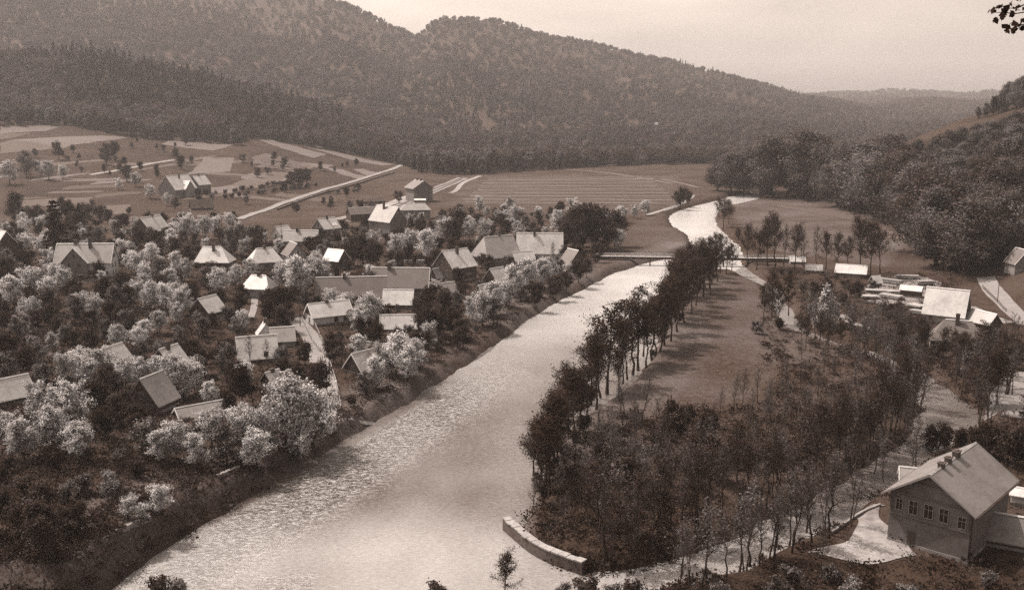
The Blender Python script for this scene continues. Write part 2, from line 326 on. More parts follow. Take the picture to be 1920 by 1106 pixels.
sc_ = N('ShaderNodeMath'); sc_.operation = 'MULTIPLY'; sc_.inputs[1].default_value = 2.0; Lk(mu.outputs[0], sc_.inputs[0]); Lk(sc_.outputs[0], cr.inputs[0]); Lk(cr.outputs[0], p_.inputs['Base Color'])
p_.inputs['Roughness'].default_value = .95; p_.inputs['Specular IOR Level'].default_value = .1
b_ = N('ShaderNodeBump'); b_.inputs['Strength'].default_value = .6; b_.inputs['Distance'].default_value = .4; Lk(s2.outputs[0], b_.inputs['Height']); Lk(b_.outputs[0], p_.inputs['Normal']); Lk(p_.outputs[0], o_.inputs[0])
# river: rippled water, pale base colour standing in for sky glare
wm, t, N, Lk = new_mat('river_water')
o_ = N('ShaderNodeOutputMaterial'); p_ = N('ShaderNodeBsdfPrincipled'); c_ = N('ShaderNodeTexCoord')
mp1 = N('ShaderNodeMapping'); mp1.inputs['Rotation'].default_value = (0, 0, R(-12)); mp1.inputs['Scale'].default_value = (.9, 2.2, 1)
w1 = N('ShaderNodeTexNoise'); w1.inputs['Scale'].default_value = 1.5; w1.inputs['Detail'].default_value = 6; w1.inputs['Roughness'].default_value = .6; w1.inputs['Distortion'].default_value = .6
w2 = N('ShaderNodeTexNoise'); w2.inputs['Scale'].default_value = .03; w2.inputs['Detail'].default_value = 3
Lk(c_.outputs['Object'], mp1.inputs[0]); Lk(mp1.outputs[0], w1.inputs['Vector']); Lk(c_.outputs['Object'], w2.inputs['Vector'])
am = N('ShaderNodeAttribute'); am.attribute_name = 'rough_water'
bs = N('ShaderNodeMath'); bs.operation = 'MULTIPLY_ADD'; bs.inputs[1].default_value = .75; bs.inputs[2].default_value = .16; Lk(am.outputs['Fac'], bs.inputs[0])
b_ = N('ShaderNodeBump'); b_.inputs['Distance'].default_value = .55; Lk(bs.outputs[0], b_.inputs['Strength']); Lk(w1.outputs['Fac'], b_.inputs['Height'])
Lk(b_.outputs[0], p_.inputs['Normal'])
# broken water and painted sky glare: pale where it froths, darker in the smooth tongues
f1 = N('ShaderNodeMath'); f1.operation = 'ADD'; Lk(w1.outputs['Fac'], f1.inputs[0]); Lk(w2.outputs['Fac'], f1.inputs[1])
f2 = N('ShaderNodeMapRange'); f2.inputs[1].default_value = .75; f2.inputs[2].default_value = 1.25; Lk(f1.outputs[0], f2.inputs[0])
si = N('ShaderNodeAttribute'); si.attribute_name = 'painted_glare'      # sky glare painted into the base colour: paler upstream, darker near
dim_base = ramp_cols(N, Lk, f2.outputs[0], .03, .13); pale = ramp_cols(N, Lk, f2.outputs[0], .34, .55)
m1 = N('ShaderNodeMix'); m1.data_type = 'RGBA'; Lk(si.outputs['Fac'], m1.inputs[0]); Lk(dim_base, m1.inputs[6]); Lk(pale, m1.inputs[7])
w3 = N('ShaderNodeTexNoise'); w3.inputs['Scale'].default_value = 1.15; w3.inputs['Detail'].default_value = 5; w3.inputs['Roughness'].default_value = .7; w3.inputs['Distortion'].default_value = 1.2; Lk(mp1.outputs[0], w3.inputs['Vector'])
fo = N('ShaderNodeMapRange'); fo.inputs[1].default_value = .47; fo.inputs[2].default_value = .6; Lk(w3.outputs['Fac'], fo.inputs[0])
fm_ = N('ShaderNodeMath'); fm_.operation = 'MULTIPLY'; Lk(fo.outputs[0], fm_.inputs[0]); Lk(am.outputs['Fac'], fm_.inputs[1])
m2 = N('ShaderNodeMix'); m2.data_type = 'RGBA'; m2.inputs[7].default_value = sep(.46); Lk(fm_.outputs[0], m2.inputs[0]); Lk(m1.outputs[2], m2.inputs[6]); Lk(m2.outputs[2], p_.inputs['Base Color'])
p_.inputs['Roughness'].default_value = .15; p_.inputs['IOR'].default_value = 1.33; Lk(p_.outputs[0], o_.inputs[0])

# ---------------------------------------------------------------- the ground
PX, PY = proj(X, Y, Z)
cover = np.full(X.shape, .034)
cover[Z > 9] = .025; cover[(Y > 1200)] = .03
def region(poly, v, soft=None):
    m_ = inside(PX, PY, [tuple(map(float, p)) for p in poly]) & (Y > 100); cover[m_] = v
FOREST_EDGE = [(-400,228),(0,232),(120,232),(240,256),(320,262),(440,270),(475,257),(600,276),(700,296),(745,306),(790,322),(830,326),(900,326),(1000,318),(1100,312),(1200,308),(1300,306),(1400,304),(1500,300),(2400,296)]
fex = np.array([p[0] for p in FOREST_EDGE]); fey = np.array([p[1] for p in FOREST_EDGE])
wood = (PY < np.interp(PX, fex, fey)) & (Y > 760)
region([(450,405),(520,385),(640,335),(760,310),(860,340),(840,360),(760,372),(650,395),(560,412),(450,425)], .034)
region([(0,240),(460,255),(740,305),(740,318),(600,355),(500,385),(400,400),(0,395)], .026)
region([(840,385),(880,328),(1265,330),(1290,380),(1180,400),(1000,400)], .045)
region([(1140,482),(1150,440),(1230,400),(1258,405),(1262,430),(1300,450),(1300,466),(1225,480)], .045)
region([(1290,540),(1330,520),(1430,515),(1440,560),(1500,625),(1620,655),(1560,680),(1460,690),(1420,740),(1260,790),(1200,770),(1215,700),(1250,640),(1270,590)], .055)
region([(1370,385),(1420,374),(1560,372),(1640,400),(1720,430),(1705,450),(1660,500),(1450,470),(1390,430)], .062)
region([(1690,285),(1940,200),(1940,280),(1690,300)], .032)
cover[wood] = .03
bankm = (DM > 0) & (DM < 14) & (X < np.interp(Y, [100, 400], [30, 75])) & (Y < 420)
cover[bankm] = .068
region([(1180,790),(1430,760),(1600,700),(1640,760),(1560,880),(1380,900),(1200,900)], .042)
region([(1000,900),(1250,900),(1480,960),(1400,1040),(1100,1085),(1000,1040)], .03)
region([(1040,1085),(1560,1010),(1600,1055),(1700,1050),(1960,1012),(1960,1140),(1040,1140)], .022)
cover[(X > 100) & (Z > 22) & (Y > 480) & (Y < 900)] = .026
cover[(DW < 1.2)] = .04
cover[Y < 112] = .05
cover = blur(blur(cover, 1, 0), 1, 1)
idx = (np.arange(nY)[:, None] * nU + np.arange(nU)[None, :])
quads = np.stack([idx[:-1, :-1], idx[:-1, 1:], idx[1:, 1:], idx[1:, :-1]], -1).reshape(-1, 4)
P3 = np.stack([X, Y, Z], -1).reshape(-1, 3)
fz = Z[:-1, :-1].ravel(); fy = Y[:-1, :-1].ravel()
hill_face = ((fz > 14) & (fy > 420)) | (fy > 1150)
def submesh(name, qs, m, attrs, flatz=None):
    used = np.unique(qs); rm = np.zeros(nU * nY, np.int32); rm[used] = np.arange(len(used))
    v = P3[used].copy()
    if flatz is not None: v[:, 2] = flatz
    me = mesh_np(name, v, rm[qs], [m])
    for an, arr in attrs.items():
        at = me.attributes.new(an, 'FLOAT', 'POINT'); at.data.foreach_set('value', arr.ravel()[used].astype(np.float32))
    me.polygons.foreach_set('use_smooth', np.ones(len(qs), bool))
    return link(bpy.data.objects.new(name, me))
tag(submesh('ground', quads[~hill_face], gm, {'cover': cover}), kind='structure')
tag(submesh('hills', quads[hill_face], gm, {'cover': cover}), kind='structure')
# water: one sheet over the river bed and the mill race, the banks rise through it
rough_water = np.clip(.12 + .9 * smooth(-DM, 0, 3) * (1 - smooth(-DM, 9, 19)) * (X < np.interp(Y, [128, 200, 260], [-25, 0, 20])) * (1 - smooth(Y, 190, 240)) + .35 * (fbm(X / 9, Y / 25, 3, 77) - .45), 0, 1)
painted_glare = np.clip(smooth(Y, 180, 330) * 1.0 + .4 * (1 - smooth(Y, 126, 150)) + .5 * (fbm(X / 14, Y / 30, 3, 78) - .45), 0, 1) * np.where((DM > 1.5) & (Y > 235), .3, 1) + np.where((DM > 1.5) & (Y < 235), .06, 0)  # base colour graded by distance, imitating the grazing sky reflection
wmask = (DW < 3.5)[:-1, :-1].ravel() & (fy > 100) & (fy < 850)
tag(submesh('river_water', quads[wmask], wm, {'rough_water': rough_water, 'painted_glare': painted_glare}, 0.0), kind='structure')

# ---------------------------------------------------------------- sheets laid on the ground: fields, roads, paths
def drape(name, corners, m, off=.12, nx=30, ny=10, label=None, wob=5):
    c = np.array([hit(a, b)[:2] for a, b in corners])
    s = np.linspace(0, 1, nx + 1)[None, :, None]; tt = np.linspace(0, 1, ny + 1)[:, None, None]
    P = (c[0] * (1 - s) + c[1] * s) * (1 - tt) + (c[3] * (1 - s) + c[2] * s) * tt
    P = P + (np.stack([fbm(P[..., 0] / 9, P[..., 1] / 9, 2, 4), fbm(P[..., 0] / 9, P[..., 1] / 9, 2, 8)], -1) - .37) * wob
    z = hgt(P[..., 0], P[..., 1]) + off
    V = np.concatenate([P, z[..., None]], -1).reshape(-1, 3)
    ii = (np.arange(ny + 1)[:, None] * (nx + 1) + np.arange(nx + 1)[None, :])
    q = np.stack([ii[1:, :-1], ii[1:, 1:], ii[:-1, 1:], ii[:-1, :-1]], -1).reshape(-1, 4)
    o = link(bpy.data.objects.new(name, mesh_np(name, V, q, [m]))); tag(o, label, kind='structure'); return o
def resample(P, step):
    P = np.asarray(P, float); d = np.r_[0, np.cumsum(np.hypot(*np.diff(P[:, :2], axis=0).T))]; n = max(2, int(d[-1] / step) + 1)
    t_ = np.linspace(0, d[-1], n); return np.stack([np.interp(t_, d, P[:, k]) for k in range(P.shape[1])], -1)
def ribbon(name, pts, w, m, off=.12, label=None, step=2.0, wob=.15):
    P = np.array([hit(a, b)[:2] for a, b in pts]); P = resample(chaikin_open(P), step)
    T = np.gradient(P, axis=0); T /= np.linalg.norm(T, axis=1)[:, None] + 1e-9; Nn = np.stack([-T[:, 1], T[:, 0]], -1)
    ww = np.asarray(w, float) if np.ndim(w) else np.full(len(P), w)
    if np.ndim(w): ww = np.interp(np.linspace(0, 1, len(P)), np.linspace(0, 1, len(w)), w)
    ww = ww * (1 + wob * (fbm(P[:, 0] / 4, P[:, 1] / 4, 2, 31) - .4))
    k = 4; offs = np.linspace(-.5, .5, k + 1)
    Q = P[:, None, :] + Nn[:, None, :] * ww[:, None, None] * offs[None, :, None]
    z = hgt(Q[..., 0], Q[..., 1]) + off
    V = np.concatenate([Q, z[..., None]], -1).reshape(-1, 3); n = len(P)
    ii = (np.arange(n)[:, None] * (k + 1) + np.arange(k + 1)[None, :])
    q = np.stack([ii[:-1, 1:], ii[:-1, :-1], ii[1:, :-1], ii[1:, 1:]], -1).reshape(-1, 4)
    o = link(bpy.data.objects.new(name, mesh_np(name, V, q[:, ::-1], [m]))); tag(o, label, kind='structure'); return P
def chaikin_open(p, it=2):
    for _ in range(it):
        q = np.empty((2 * len(p) - 2, p.shape[1])); q[0::2] = .75 * p[:-1] + .25 * p[1:]; q[1::2] = .25 * p[:-1] + .75 * p[1:]; p = np.vstack([p[:1], q, p[-1:]])
    return p
for (cs, m) in [
  ([(0,238),(128,234),(80,247),(0,252)], 'field_light'), ([(28,262),(190,254),(245,258),(120,278)], 'field_light'), ([(0,270),(28,262),(120,278),(0,288)], 'field_mid'),
  ([(318,264),(440,272),(398,283),(300,270)], 'field_light'), ([(475,259),(500,259),(612,290),(590,297)], 'field_light'), ([(530,262),(560,264),(742,308),(716,311)], 'field_light'),
  ([(470,296),(500,288),(592,312),(560,330)], 'field_mid'), ([(600,313),(640,318),(692,332),(668,336)], 'field_light'), ([(662,318),(680,317),(716,326),(690,330)], 'field_light'),
  ([(385,296),(440,296),(432,322),(352,328)], 'field_light'), ([(500,322),(548,324),(500,352),(400,358)], 'field_mid'), ([(395,352),(470,348),(440,362),(385,364)], 'field_light'),
  ([(34,376),(168,370),(170,386),(30,388)], 'field_mid'), ([(170,388),(245,384),(240,400),(172,404)], 'field_mid'), ([(0,252),(60,250),(20,260),(0,262)], 'field_dim'),
  ([(1440,384),(1600,392),(1700,412),(1600,414)], 'field_mid'), ([(1610,430),(1700,428),(1704,452),(1640,446)], 'field_mid')]:
    drape('field', cs, M[m])
srng = random.Random(8)
for k in range(26):      # narrow plots side by side across the slope
    a = k / 25; x0 = 40 + 480 * a + srng.uniform(-20, 20); y0 = 292 + srng.uniform(0, 82); ln_ = srng.uniform(60, 150); dy = srng.uniform(-4, 8) + (8 if x0 > 380 else -6); th_ = srng.uniform(2.5, 6)
    if y0 + dy + th_ > 392 - .02 * x0 or (270 < x0 + ln_ / 2 < 400 and y0 > 320) or x0 + ln_ > 640: continue
    drape('field', [(x0, y0), (x0 + ln_, y0 + dy), (x0 + ln_ - 10, y0 + dy + th_), (x0 - 14, y0 + th_ + 2)], M[srng.choice(['field_mid', 'field_dim', 'field_mid', 'field_light'])], .1)
# ploughed rows on one slope field, then the long striped field of the valley floor
for k in range(9):
    a = k / 8; l = (470 + 10 * a, 294 + 20 * a); r = (560 + 22 * a, 304 + 20 * a)
    ribbon('plough_row', [l, ((l[0] + r[0]) / 2, (l[1] + r[1]) / 2 - 2), r], 1.6, M['field_light' if k % 2 else 'field_dim'], .25, step=6)
ysr = np.linspace(334, 384, 18); rr = random.Random(5)
for k in range(17):
    y0, y1 = ysr[k], ysr[k + 1] - .5; f = (y0 - 334) / 50; l = 918 - 58 * f + rr.uniform(-4, 4); r_ = 1215 + 55 * min(1, f * 1.3) + rr.uniform(-5, 5)
    drape('crop_strip', [(l, y0), (r_, y0 - 3 + 6 * f), (r_, y1 - 3 + 6 * f), (l, y1)], M['strip_light' if k % 2 else 'strip_dim'], .15, 24, 2)
PATHS = [('path', [(170,328),(230,318),(300,304),(330,300)], 4), ('path', [(1210,404),(1260,390),(1290,376),(1300,366)], 3), ('path', [(845,362),(858,356),(864,344),(900,330)], 3.5),
  ('path', [(770,762),(830,726),(890,680),(950,640),(1010,598),(1070,568)], .7), ('path', [(640,786),(700,800),(760,778)], .6), ('path', [(930,243),(1000,238),(1010,237)], 6),
  ('road', [(478,560),(476,580),(470,596)], 1.8), ('road', [(540,590),(560,605),(590,640),(600,680)], 4.5), ('road', [(600,680),(625,730),(632,760)], [3.5, 1.5]),
  ('road', [(1848,520),(1860,545),(1890,575),(1930,610)], 5.5), ('road', [(1930,700),(1895,735),(1880,780)], 7), ('road', [(1815,575),(1850,592),(1890,606)], 4),
  ('path', [(1060,318),(1120,322),(1180,330),(1260,345)], 5), ('path', [(1240,336),(1310,352)], 4), ('road', [(1640,620),(1590,604),(1580,590)], 2.5)]
for nm, pts, w in PATHS: ribbon(nm, pts, w, M['road' if nm == 'road' else ('field_light' if pts[0][1] < 350 and pts[0][0] > 850 else 'path')])
road_pts = [(448,412),(478,400),(512,388),(560,372),(620,352),(690,333),(738,318),(758,307)]
slope_road = ribbon('road', road_pts, 4.5, M['road'], .35)
ribbon('railway_bed', [(745,390),(790,368),(830,350),(868,334)], 9, M['ballast'], .12)
for dx in (-1.6, 1.6): ribbon('railway_track', [(745 + dx * 1.4, 390 + dx), (790 + dx * 1.4, 368 + dx), (830 + dx, 350 + dx), (866, 335 + dx * .6)], 1.3, M['field_light'], .3)
ribbon('station_yard', [(630,412),(690,396),(740,380),(780,362)], [6, 9, 9, 5], M['yard'], .14)
drape('sand_yard', [(1620,952),(1668,950),(1690,1046),(1540,1040)], M['yard'], .1, 40, 40, None, 13)
drape('sand_yard', [(1640,518),(1742,520),(1750,572),(1622,566)], M['ballast'], .08, 30, 20, None, 10)
drape('sand_yard', [(1860,985),(1940,985),(1940,1010),(1860,1005)], M['ballast'], .1)

# ---------------------------------------------------------------- buildings
LAND = []          # (how a label calls it, x, y)
HBOX = []          # picture boxes of roofs that trees in front must leave open: x0, y0, x1, y1, distance
FOOT = []          # footprints: x, y, radius
_cache = {}
def unit_mesh(key, fn):
    if key not in _cache: _cache[key] = fn()
    return _cache[key]
def window_meshes(w, h):
    def fn():
        f = MB(); t = .08
        f.box(-w/2-t, w/2+t, -.06, .02, h, h+t); f.box(-w/2-t, w/2+t, -.09, .02, -t, 0)
        f.box(-w/2-t, -w/2, -.06, .02, 0, h); f.box(w/2, w/2+t, -.06, .02, 0, h); f.box(-.03, .03, -.045, .02, 0, h); f.box(-w/2, w/2, -.045, .02, h*.62, h*.62+.05)
        p = MB(); p.box(-w/2+.001, w/2-.001, -.02, .01, .001, h-.001)
        return f.mesh('window', M['frame']), p.mesh('pane', M['pane'])
    return unit_mesh(('win', w, h), fn)
def add_window(root, face, pos, z, dims, w=.9, h=1.25):
    L_, W_ = dims
    fm, pm = window_meshes(w, h)
    o = bpy.data.objects.new('window', fm); link(o, root); p = bpy.data.objects.new('pane', pm); link(p, o)
    if face == 'f': o.location = (pos, -W_/2 - .002, z)
    elif face == 'l': o.location = (-L_/2 - .002, pos, z); o.rotation_euler = (0, 0, -math.pi/2)
    else: o.location = (L_/2 + .002, pos, z); o.rotation_euler = (0, 0, math.pi/2)
def roof_solid(L_, W_, wh, rh, hl, hr, ov, og, th=.16):
    """gable roof slab, or a hip roof when hl / hr > 0; ov eaves overhang, og gable overhang"""
    sl = rh / (W_ / 2); ye = W_/2 + ov; ze = wh - ov * sl; m = MB()
    if hl == 0 and hr == 0:
        m.prism([(-ye, ze), (-ye, ze + th), (0, wh + rh + th * 1.1), (ye, ze + th), (ye, ze), (0, wh + rh - .02)][::-1], -L_/2 - og, L_/2 + og)
        return m
    x0, x1 = -L_/2 - (ov if hl else og), L_/2 + (ov if hr else og); zr = wh + rh + th
    a = [(x0,-ye,ze+th),(x1,-ye,ze+th),(x1,ye,ze+th),(x0,ye,ze+th),(x0 + hl if hl else x0,0,zr),(x1 - hr if hr else x1,0,zr)]
    b = [(p[0], p[1], ze) for p in a[:4]]
    m.add(a + b, [(0,1,5,4),(2,3,4,5),(1,2,5),(3,0,4),(6,9,8,7),(0,6,7,1),(1,7,8,2),(2,8,9,3),(3,9,6,0)])
    return m
HOUSES = {}
def house(ref, label, cx, by, rel, Lp, Wp, wp, rp, wall, roof, hip=(0, 0), chim=(), wins=(), name='house', cat='house', door=None, ridge=True, barge=False, ov=.45, og=.35, gable=None, keep=.75, group=None, landmark=True, foot=1.0):
    """Lp, Wp, wp, rp: ridge length, depth, wall and roof height measured in the photograph's pixels at its distance; rel: turn against face-on, degrees"""
    x, y, z = hit(cx, by); D = y * cP - (z - CAMZ) * sP; m = D / F; al = math.atan2(x, y); th = -al + R(rel)
    L_, W_, wh, rh = Lp * m, Wp * m, wp * m, rp * m
    root = empty(name, (x, y, z), th); tag(root, label, cat, group)
    wb = MB(); z0 = -1.5
    wb.prism([(-W_/2, z0), (W_/2, z0), (W_/2, wh), (0, wh + rh * (0.995 if not any(hip) else .0)), (-W_/2, wh)] if not any(hip) else [(-W_/2, z0), (W_/2, z0), (W_/2, wh + .05), (-W_/2, wh + .05)], -L_/2, L_/2)
    wb.build('wall', M[wall], root)
    pl = MB(); pl.box(-L_/2 - .08, L_/2 + .08, -W_/2 - .08, W_/2 + .08, z0, .45); pl.build('plinth', M['stone'], root)
    if gable and not any(hip):     # boarded gable ends
        for s in (-1, 1):
            g = MB(); yy = W_/2 + .02; xx = s * (L_/2 + .05)
            g.prism([(-yy, wh + .05), (yy, wh + .05), (0, wh + rh)], min(xx, xx - s * .1), max(xx, xx - s * .1)); g.build('gable_boarding', M[gable], root)
    rf = roof_solid(L_, W_, wh, rh, hip[0] * m, hip[1] * m, ov, og).build('roof', M[roof], root)
    if ridge:
        x0 = -L_/2 - og + hip[0] * m; x1 = L_/2 + og - hip[1] * m; rc = MB(); n = max(2, int((x1 - x0) / 1.6)); dx = (x1 - x0) / n
        for k in range(n): rc.prism([(.2, -.1), (.0, .09 + .02 * (k % 2)), (-.2, -.1)], x0 + k * dx + .01, x0 + (k + 1) * dx - .01)
        o = rc.build('ridge_cap', M['slate_white' if 'white' in roof or 'pale' in roof else 'slate_pale'], rf); o.location = (0, 0, wh + rh + .2)
    if barge and not any(hip):
        for s in (-1, 1):
            bb = MB(); sl = rh / (W_/2); ye = W_/2 + ov; ze = wh - ov * sl; xx = s * (L_/2 + og + .05)
            bb.prism([(-ye - .02, ze - .05), (0, wh + rh - .1), (ye + .02, ze - .05), (ye + .02, ze + .22), (0, wh + rh + .26), (-ye - .02, ze + .22)], xx - .05, xx + .05)
            bb.build('bargeboard', M['frame' if Wp > 100 else 'trim'], root)
    for ch in chim:
        t_, yy, hh = ch[0], ch[1], ch[2]; cw = ch[3] if len(ch) > 3 else .42
        c = MB(); zb = wh + rh * (1 - abs(yy) * 2) - .5; zt = wh + rh + hh
        c.box(-cw, cw, -.38, .38, zb, zt); c.box(-cw - .09, cw + .09, -.47, .47, zt + .001, zt + .16); c.box(-cw * .6, cw * .6, -.22, .22, zt + .161, zt + .3)
        o = c.build('chimney', M['brick'], rf); o.location = (t_ * L_, yy * W_, 0)
    for wv in wins:
        face, fr, zf = wv[0], wv[1], wv[2]; ww = wv[3] if len(wv) > 3 else .85; hh = wv[4] if len(wv) > 4 else 1.2
        add_window(root, face, fr * (L_ if face == 'f' else W_) * (1 if face != 'l' else 1), zf * wh if zf <= 1 else wh + (zf - 1) * rh, (L_ + (.1 if gable and zf > 1 and face != 'f' else 0), W_), ww, hh)
    if door:
        d = MB(); d.box(-.5, .5, -.05, .05, .0, 2.0); d.box(-.6, .6, -.08, .04, 2.001, 2.12); o = d.build('door', M['door'], root)
        if door[0] == 'f': o.location = (door[1] * L_, -W_/2 - .03, .05)
        else:
            s = -1 if door[0] == 'l' else 1; o.location = (s * (L_/2 + .03), door[1] * W_, .05); o.rotation_euler = (0, 0, s * math.pi/2)
    if landmark: LAND.append((ref, x, y))
    FOOT.append((x, y, foot * .5 * math.hypot(L_, W_) * .8))
    # picture box of the roof
    c, s_ = math.cos(th), math.sin(th); pts = []
    for a in (-L_/2, L_/2):
        for b, zz in ((-W_/2, wh), (W_/2, wh), (0, wh + rh)):
            pts.append(proj(x + a * c - b * s_, y + a * s_ + b * c, z + zz))
    pts = np.array(pts); x0, y0 = pts.min(0); x1, y1 = pts.max(0); HBOX.append((x0, y0, x1, y0 + (y1 - y0) * keep, D))
    HOUSES[ref] = (root, L_, W_, wh, rh, m); return root
def front_gable(ref, t_, w, depth, dz, rp, wall, roof, wins=(), boards=None):
    """a cross gable standing out of the front of a house: wall, roof, windows are parts of that house"""
    root, L_, W_, wh, rh, m = HOUSES[ref]; w *= m; r_ = rp * m; d = depth * m; H_ = wh + dz * m
    Mx = Matrix.Translation((t_ * L_, -W_/2 - d, 0)) @ Matrix.Rotation(R(90), 4, 'Z')
    wb = MB(); wb.prism([(-w/2, -1.5), (w/2, -1.5), (w/2, H_), (0, H_ + r_), (-w/2, H_)], 0, W_/2 + d); wb.v = [tuple(Mx @ Vector(p)) for p in wb.v]; wb.build('front_gable', M[wall], root)
    sl = r_ / (w/2); ye = w/2 + .4; ze = H_ - .4 * sl; rb = MB()
    rb.prism([(-ye, ze), (-ye, ze + .16), (0, H_ + r_ + .18), (ye, ze + .16), (ye, ze), (0, H_ + r_ - .02)][::-1], -.4, W_/2 + d); rb.v = [tuple(Mx @ Vector(p)) for p in rb.v]; rb.build('front_gable_roof', M[roof], root)
    if boards:
        g = MB(); g.prism([(-w/2 - .02, H_ - .1), (w/2 + .02, H_ - .1), (0, H_ + r_ - .05)], -.1, 0); g.v = [tuple(Mx @ Vector(p)) for p in g.v]; g.build('gable_boarding', M[boards], root)
    for fr, z_ in wins:
        fm, pm = window_meshes(.8, 1.15); o = bpy.data.objects.new('window', fm); link(o, root); link(bpy.data.objects.new('pane', pm), o); o.location = (t_ * L_ + fr * w, -W_/2 - d - (.12 if boards and z_ > H_ else .005), z_)
H = house
W2 = lambda n, zs, face='f', a=-.38, b=.38: [(face, a + (b - a) * (k + .5) / n, z) for z in zs for k in range(n)]
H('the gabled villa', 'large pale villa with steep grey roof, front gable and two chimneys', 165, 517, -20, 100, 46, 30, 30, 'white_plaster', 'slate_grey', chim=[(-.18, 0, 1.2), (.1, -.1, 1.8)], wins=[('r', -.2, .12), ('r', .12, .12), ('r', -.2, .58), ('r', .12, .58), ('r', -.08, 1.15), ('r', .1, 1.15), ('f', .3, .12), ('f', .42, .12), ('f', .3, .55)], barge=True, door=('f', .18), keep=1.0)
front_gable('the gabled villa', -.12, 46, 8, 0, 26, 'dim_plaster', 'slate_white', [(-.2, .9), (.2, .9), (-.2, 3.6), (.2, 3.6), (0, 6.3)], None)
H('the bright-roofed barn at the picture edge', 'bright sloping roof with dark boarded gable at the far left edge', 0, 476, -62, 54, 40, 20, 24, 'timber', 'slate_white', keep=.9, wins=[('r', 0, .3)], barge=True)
H('the dark-gabled cottage', 'timber cottage with dark gable between pale corner posts, below the slope fields', 284, 447, 52, 56, 42, 17, 24, 'timber', 'slate_pale', chim=[(.1, 0, .8)], wins=[('l', -.2, .2), ('l', .2, .2), ('l', 0, 1.2)])
for s in (-1, 1):
    root, L_, W_, wh, rh, m_ = HOUSES['the dark-gabled cottage']; b = MB(); b.box(-L_/2 - .12, -L_/2, s * W_/2 - .25, s * W_/2 + .25, 0, wh); b.build('corner_post', M['white_plaster'], root)
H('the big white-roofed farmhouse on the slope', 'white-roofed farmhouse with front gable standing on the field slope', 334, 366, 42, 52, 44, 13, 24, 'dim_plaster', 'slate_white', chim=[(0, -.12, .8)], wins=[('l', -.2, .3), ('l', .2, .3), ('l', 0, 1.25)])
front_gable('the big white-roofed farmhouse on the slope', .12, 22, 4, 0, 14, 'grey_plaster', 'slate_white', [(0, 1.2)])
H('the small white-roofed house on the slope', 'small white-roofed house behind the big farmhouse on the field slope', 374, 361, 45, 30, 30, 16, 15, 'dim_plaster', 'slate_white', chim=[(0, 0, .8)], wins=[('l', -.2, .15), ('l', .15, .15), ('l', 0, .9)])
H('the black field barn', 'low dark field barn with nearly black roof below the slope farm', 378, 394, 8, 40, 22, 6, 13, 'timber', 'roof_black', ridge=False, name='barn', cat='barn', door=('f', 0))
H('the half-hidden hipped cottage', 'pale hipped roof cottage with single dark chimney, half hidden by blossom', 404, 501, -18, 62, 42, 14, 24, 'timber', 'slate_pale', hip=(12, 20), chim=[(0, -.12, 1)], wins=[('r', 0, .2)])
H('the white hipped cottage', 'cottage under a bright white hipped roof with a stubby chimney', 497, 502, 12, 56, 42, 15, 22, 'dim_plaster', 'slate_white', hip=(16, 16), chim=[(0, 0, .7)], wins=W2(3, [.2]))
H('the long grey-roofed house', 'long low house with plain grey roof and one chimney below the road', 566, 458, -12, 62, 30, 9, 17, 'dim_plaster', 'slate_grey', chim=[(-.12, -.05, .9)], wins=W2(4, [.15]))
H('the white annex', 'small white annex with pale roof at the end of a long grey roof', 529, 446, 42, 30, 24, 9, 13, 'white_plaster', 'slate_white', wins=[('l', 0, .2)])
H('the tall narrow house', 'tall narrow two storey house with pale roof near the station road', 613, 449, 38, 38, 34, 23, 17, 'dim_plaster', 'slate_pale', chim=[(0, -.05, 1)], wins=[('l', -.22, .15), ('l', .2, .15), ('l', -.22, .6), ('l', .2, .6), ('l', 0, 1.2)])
root, L_, W_, wh, rh, m_ = HOUSES['the tall narrow house']
sl = rh / (W_/2)
for k in range(2):
    x0 = L_ * (.1 + .17 * k); sk = MB()
    sk.prism([(-W_/2 + .5, wh + .5 * sl + .2), (-W_/2 + 1.7, wh + 1.7 * sl + .2), (-W_/2 + 1.7, wh + 1.7 * sl + .3), (-W_/2 + .5, wh + .5 * sl + .3)], x0, x0 + 1.1); sk.build('skylight', M['trim'], root)
H('the pale gable house', 'house showing a pale plain gable with one small window', 552, 490, -72, 40, 34, 15, 20, 'grey_plaster', 'tile_dark', wins=[('r', 0, .3), ('r', .05, 1.1, .6, .8)])
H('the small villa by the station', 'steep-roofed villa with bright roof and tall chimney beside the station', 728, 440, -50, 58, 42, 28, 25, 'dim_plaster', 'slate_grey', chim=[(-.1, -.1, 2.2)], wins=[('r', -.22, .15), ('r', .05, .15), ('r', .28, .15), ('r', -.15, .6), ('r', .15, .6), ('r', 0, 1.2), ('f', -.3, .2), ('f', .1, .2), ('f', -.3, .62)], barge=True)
H('the dark goods shed', 'long dark wooden goods shed beside the railway yard', 684, 413, 22, 64, 24, 14, 10, 'timber', 'tile_dark', name='shed', cat='shed', wins=[('l', 0, .3)])
H('the low wagon shed', 'low dark wagon shed behind the goods shed at the railway', 698, 382, 22, 36, 14, 5, 5, 'timber', 'roof_black', name='shed', cat='shed', ridge=False)
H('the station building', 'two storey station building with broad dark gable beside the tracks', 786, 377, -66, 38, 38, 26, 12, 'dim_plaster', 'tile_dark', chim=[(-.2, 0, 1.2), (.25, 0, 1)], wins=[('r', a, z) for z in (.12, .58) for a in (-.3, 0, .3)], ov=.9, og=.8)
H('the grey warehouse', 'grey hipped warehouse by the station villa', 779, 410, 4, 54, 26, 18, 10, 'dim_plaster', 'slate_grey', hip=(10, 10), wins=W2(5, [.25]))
H('the flat white canopy', 'small white flat roofed shelter between warehouse and station', 788, 383, -5, 20, 12, 8, 2, 'dim_plaster', 'slate_white', name='shelter', cat='shelter', ridge=False)
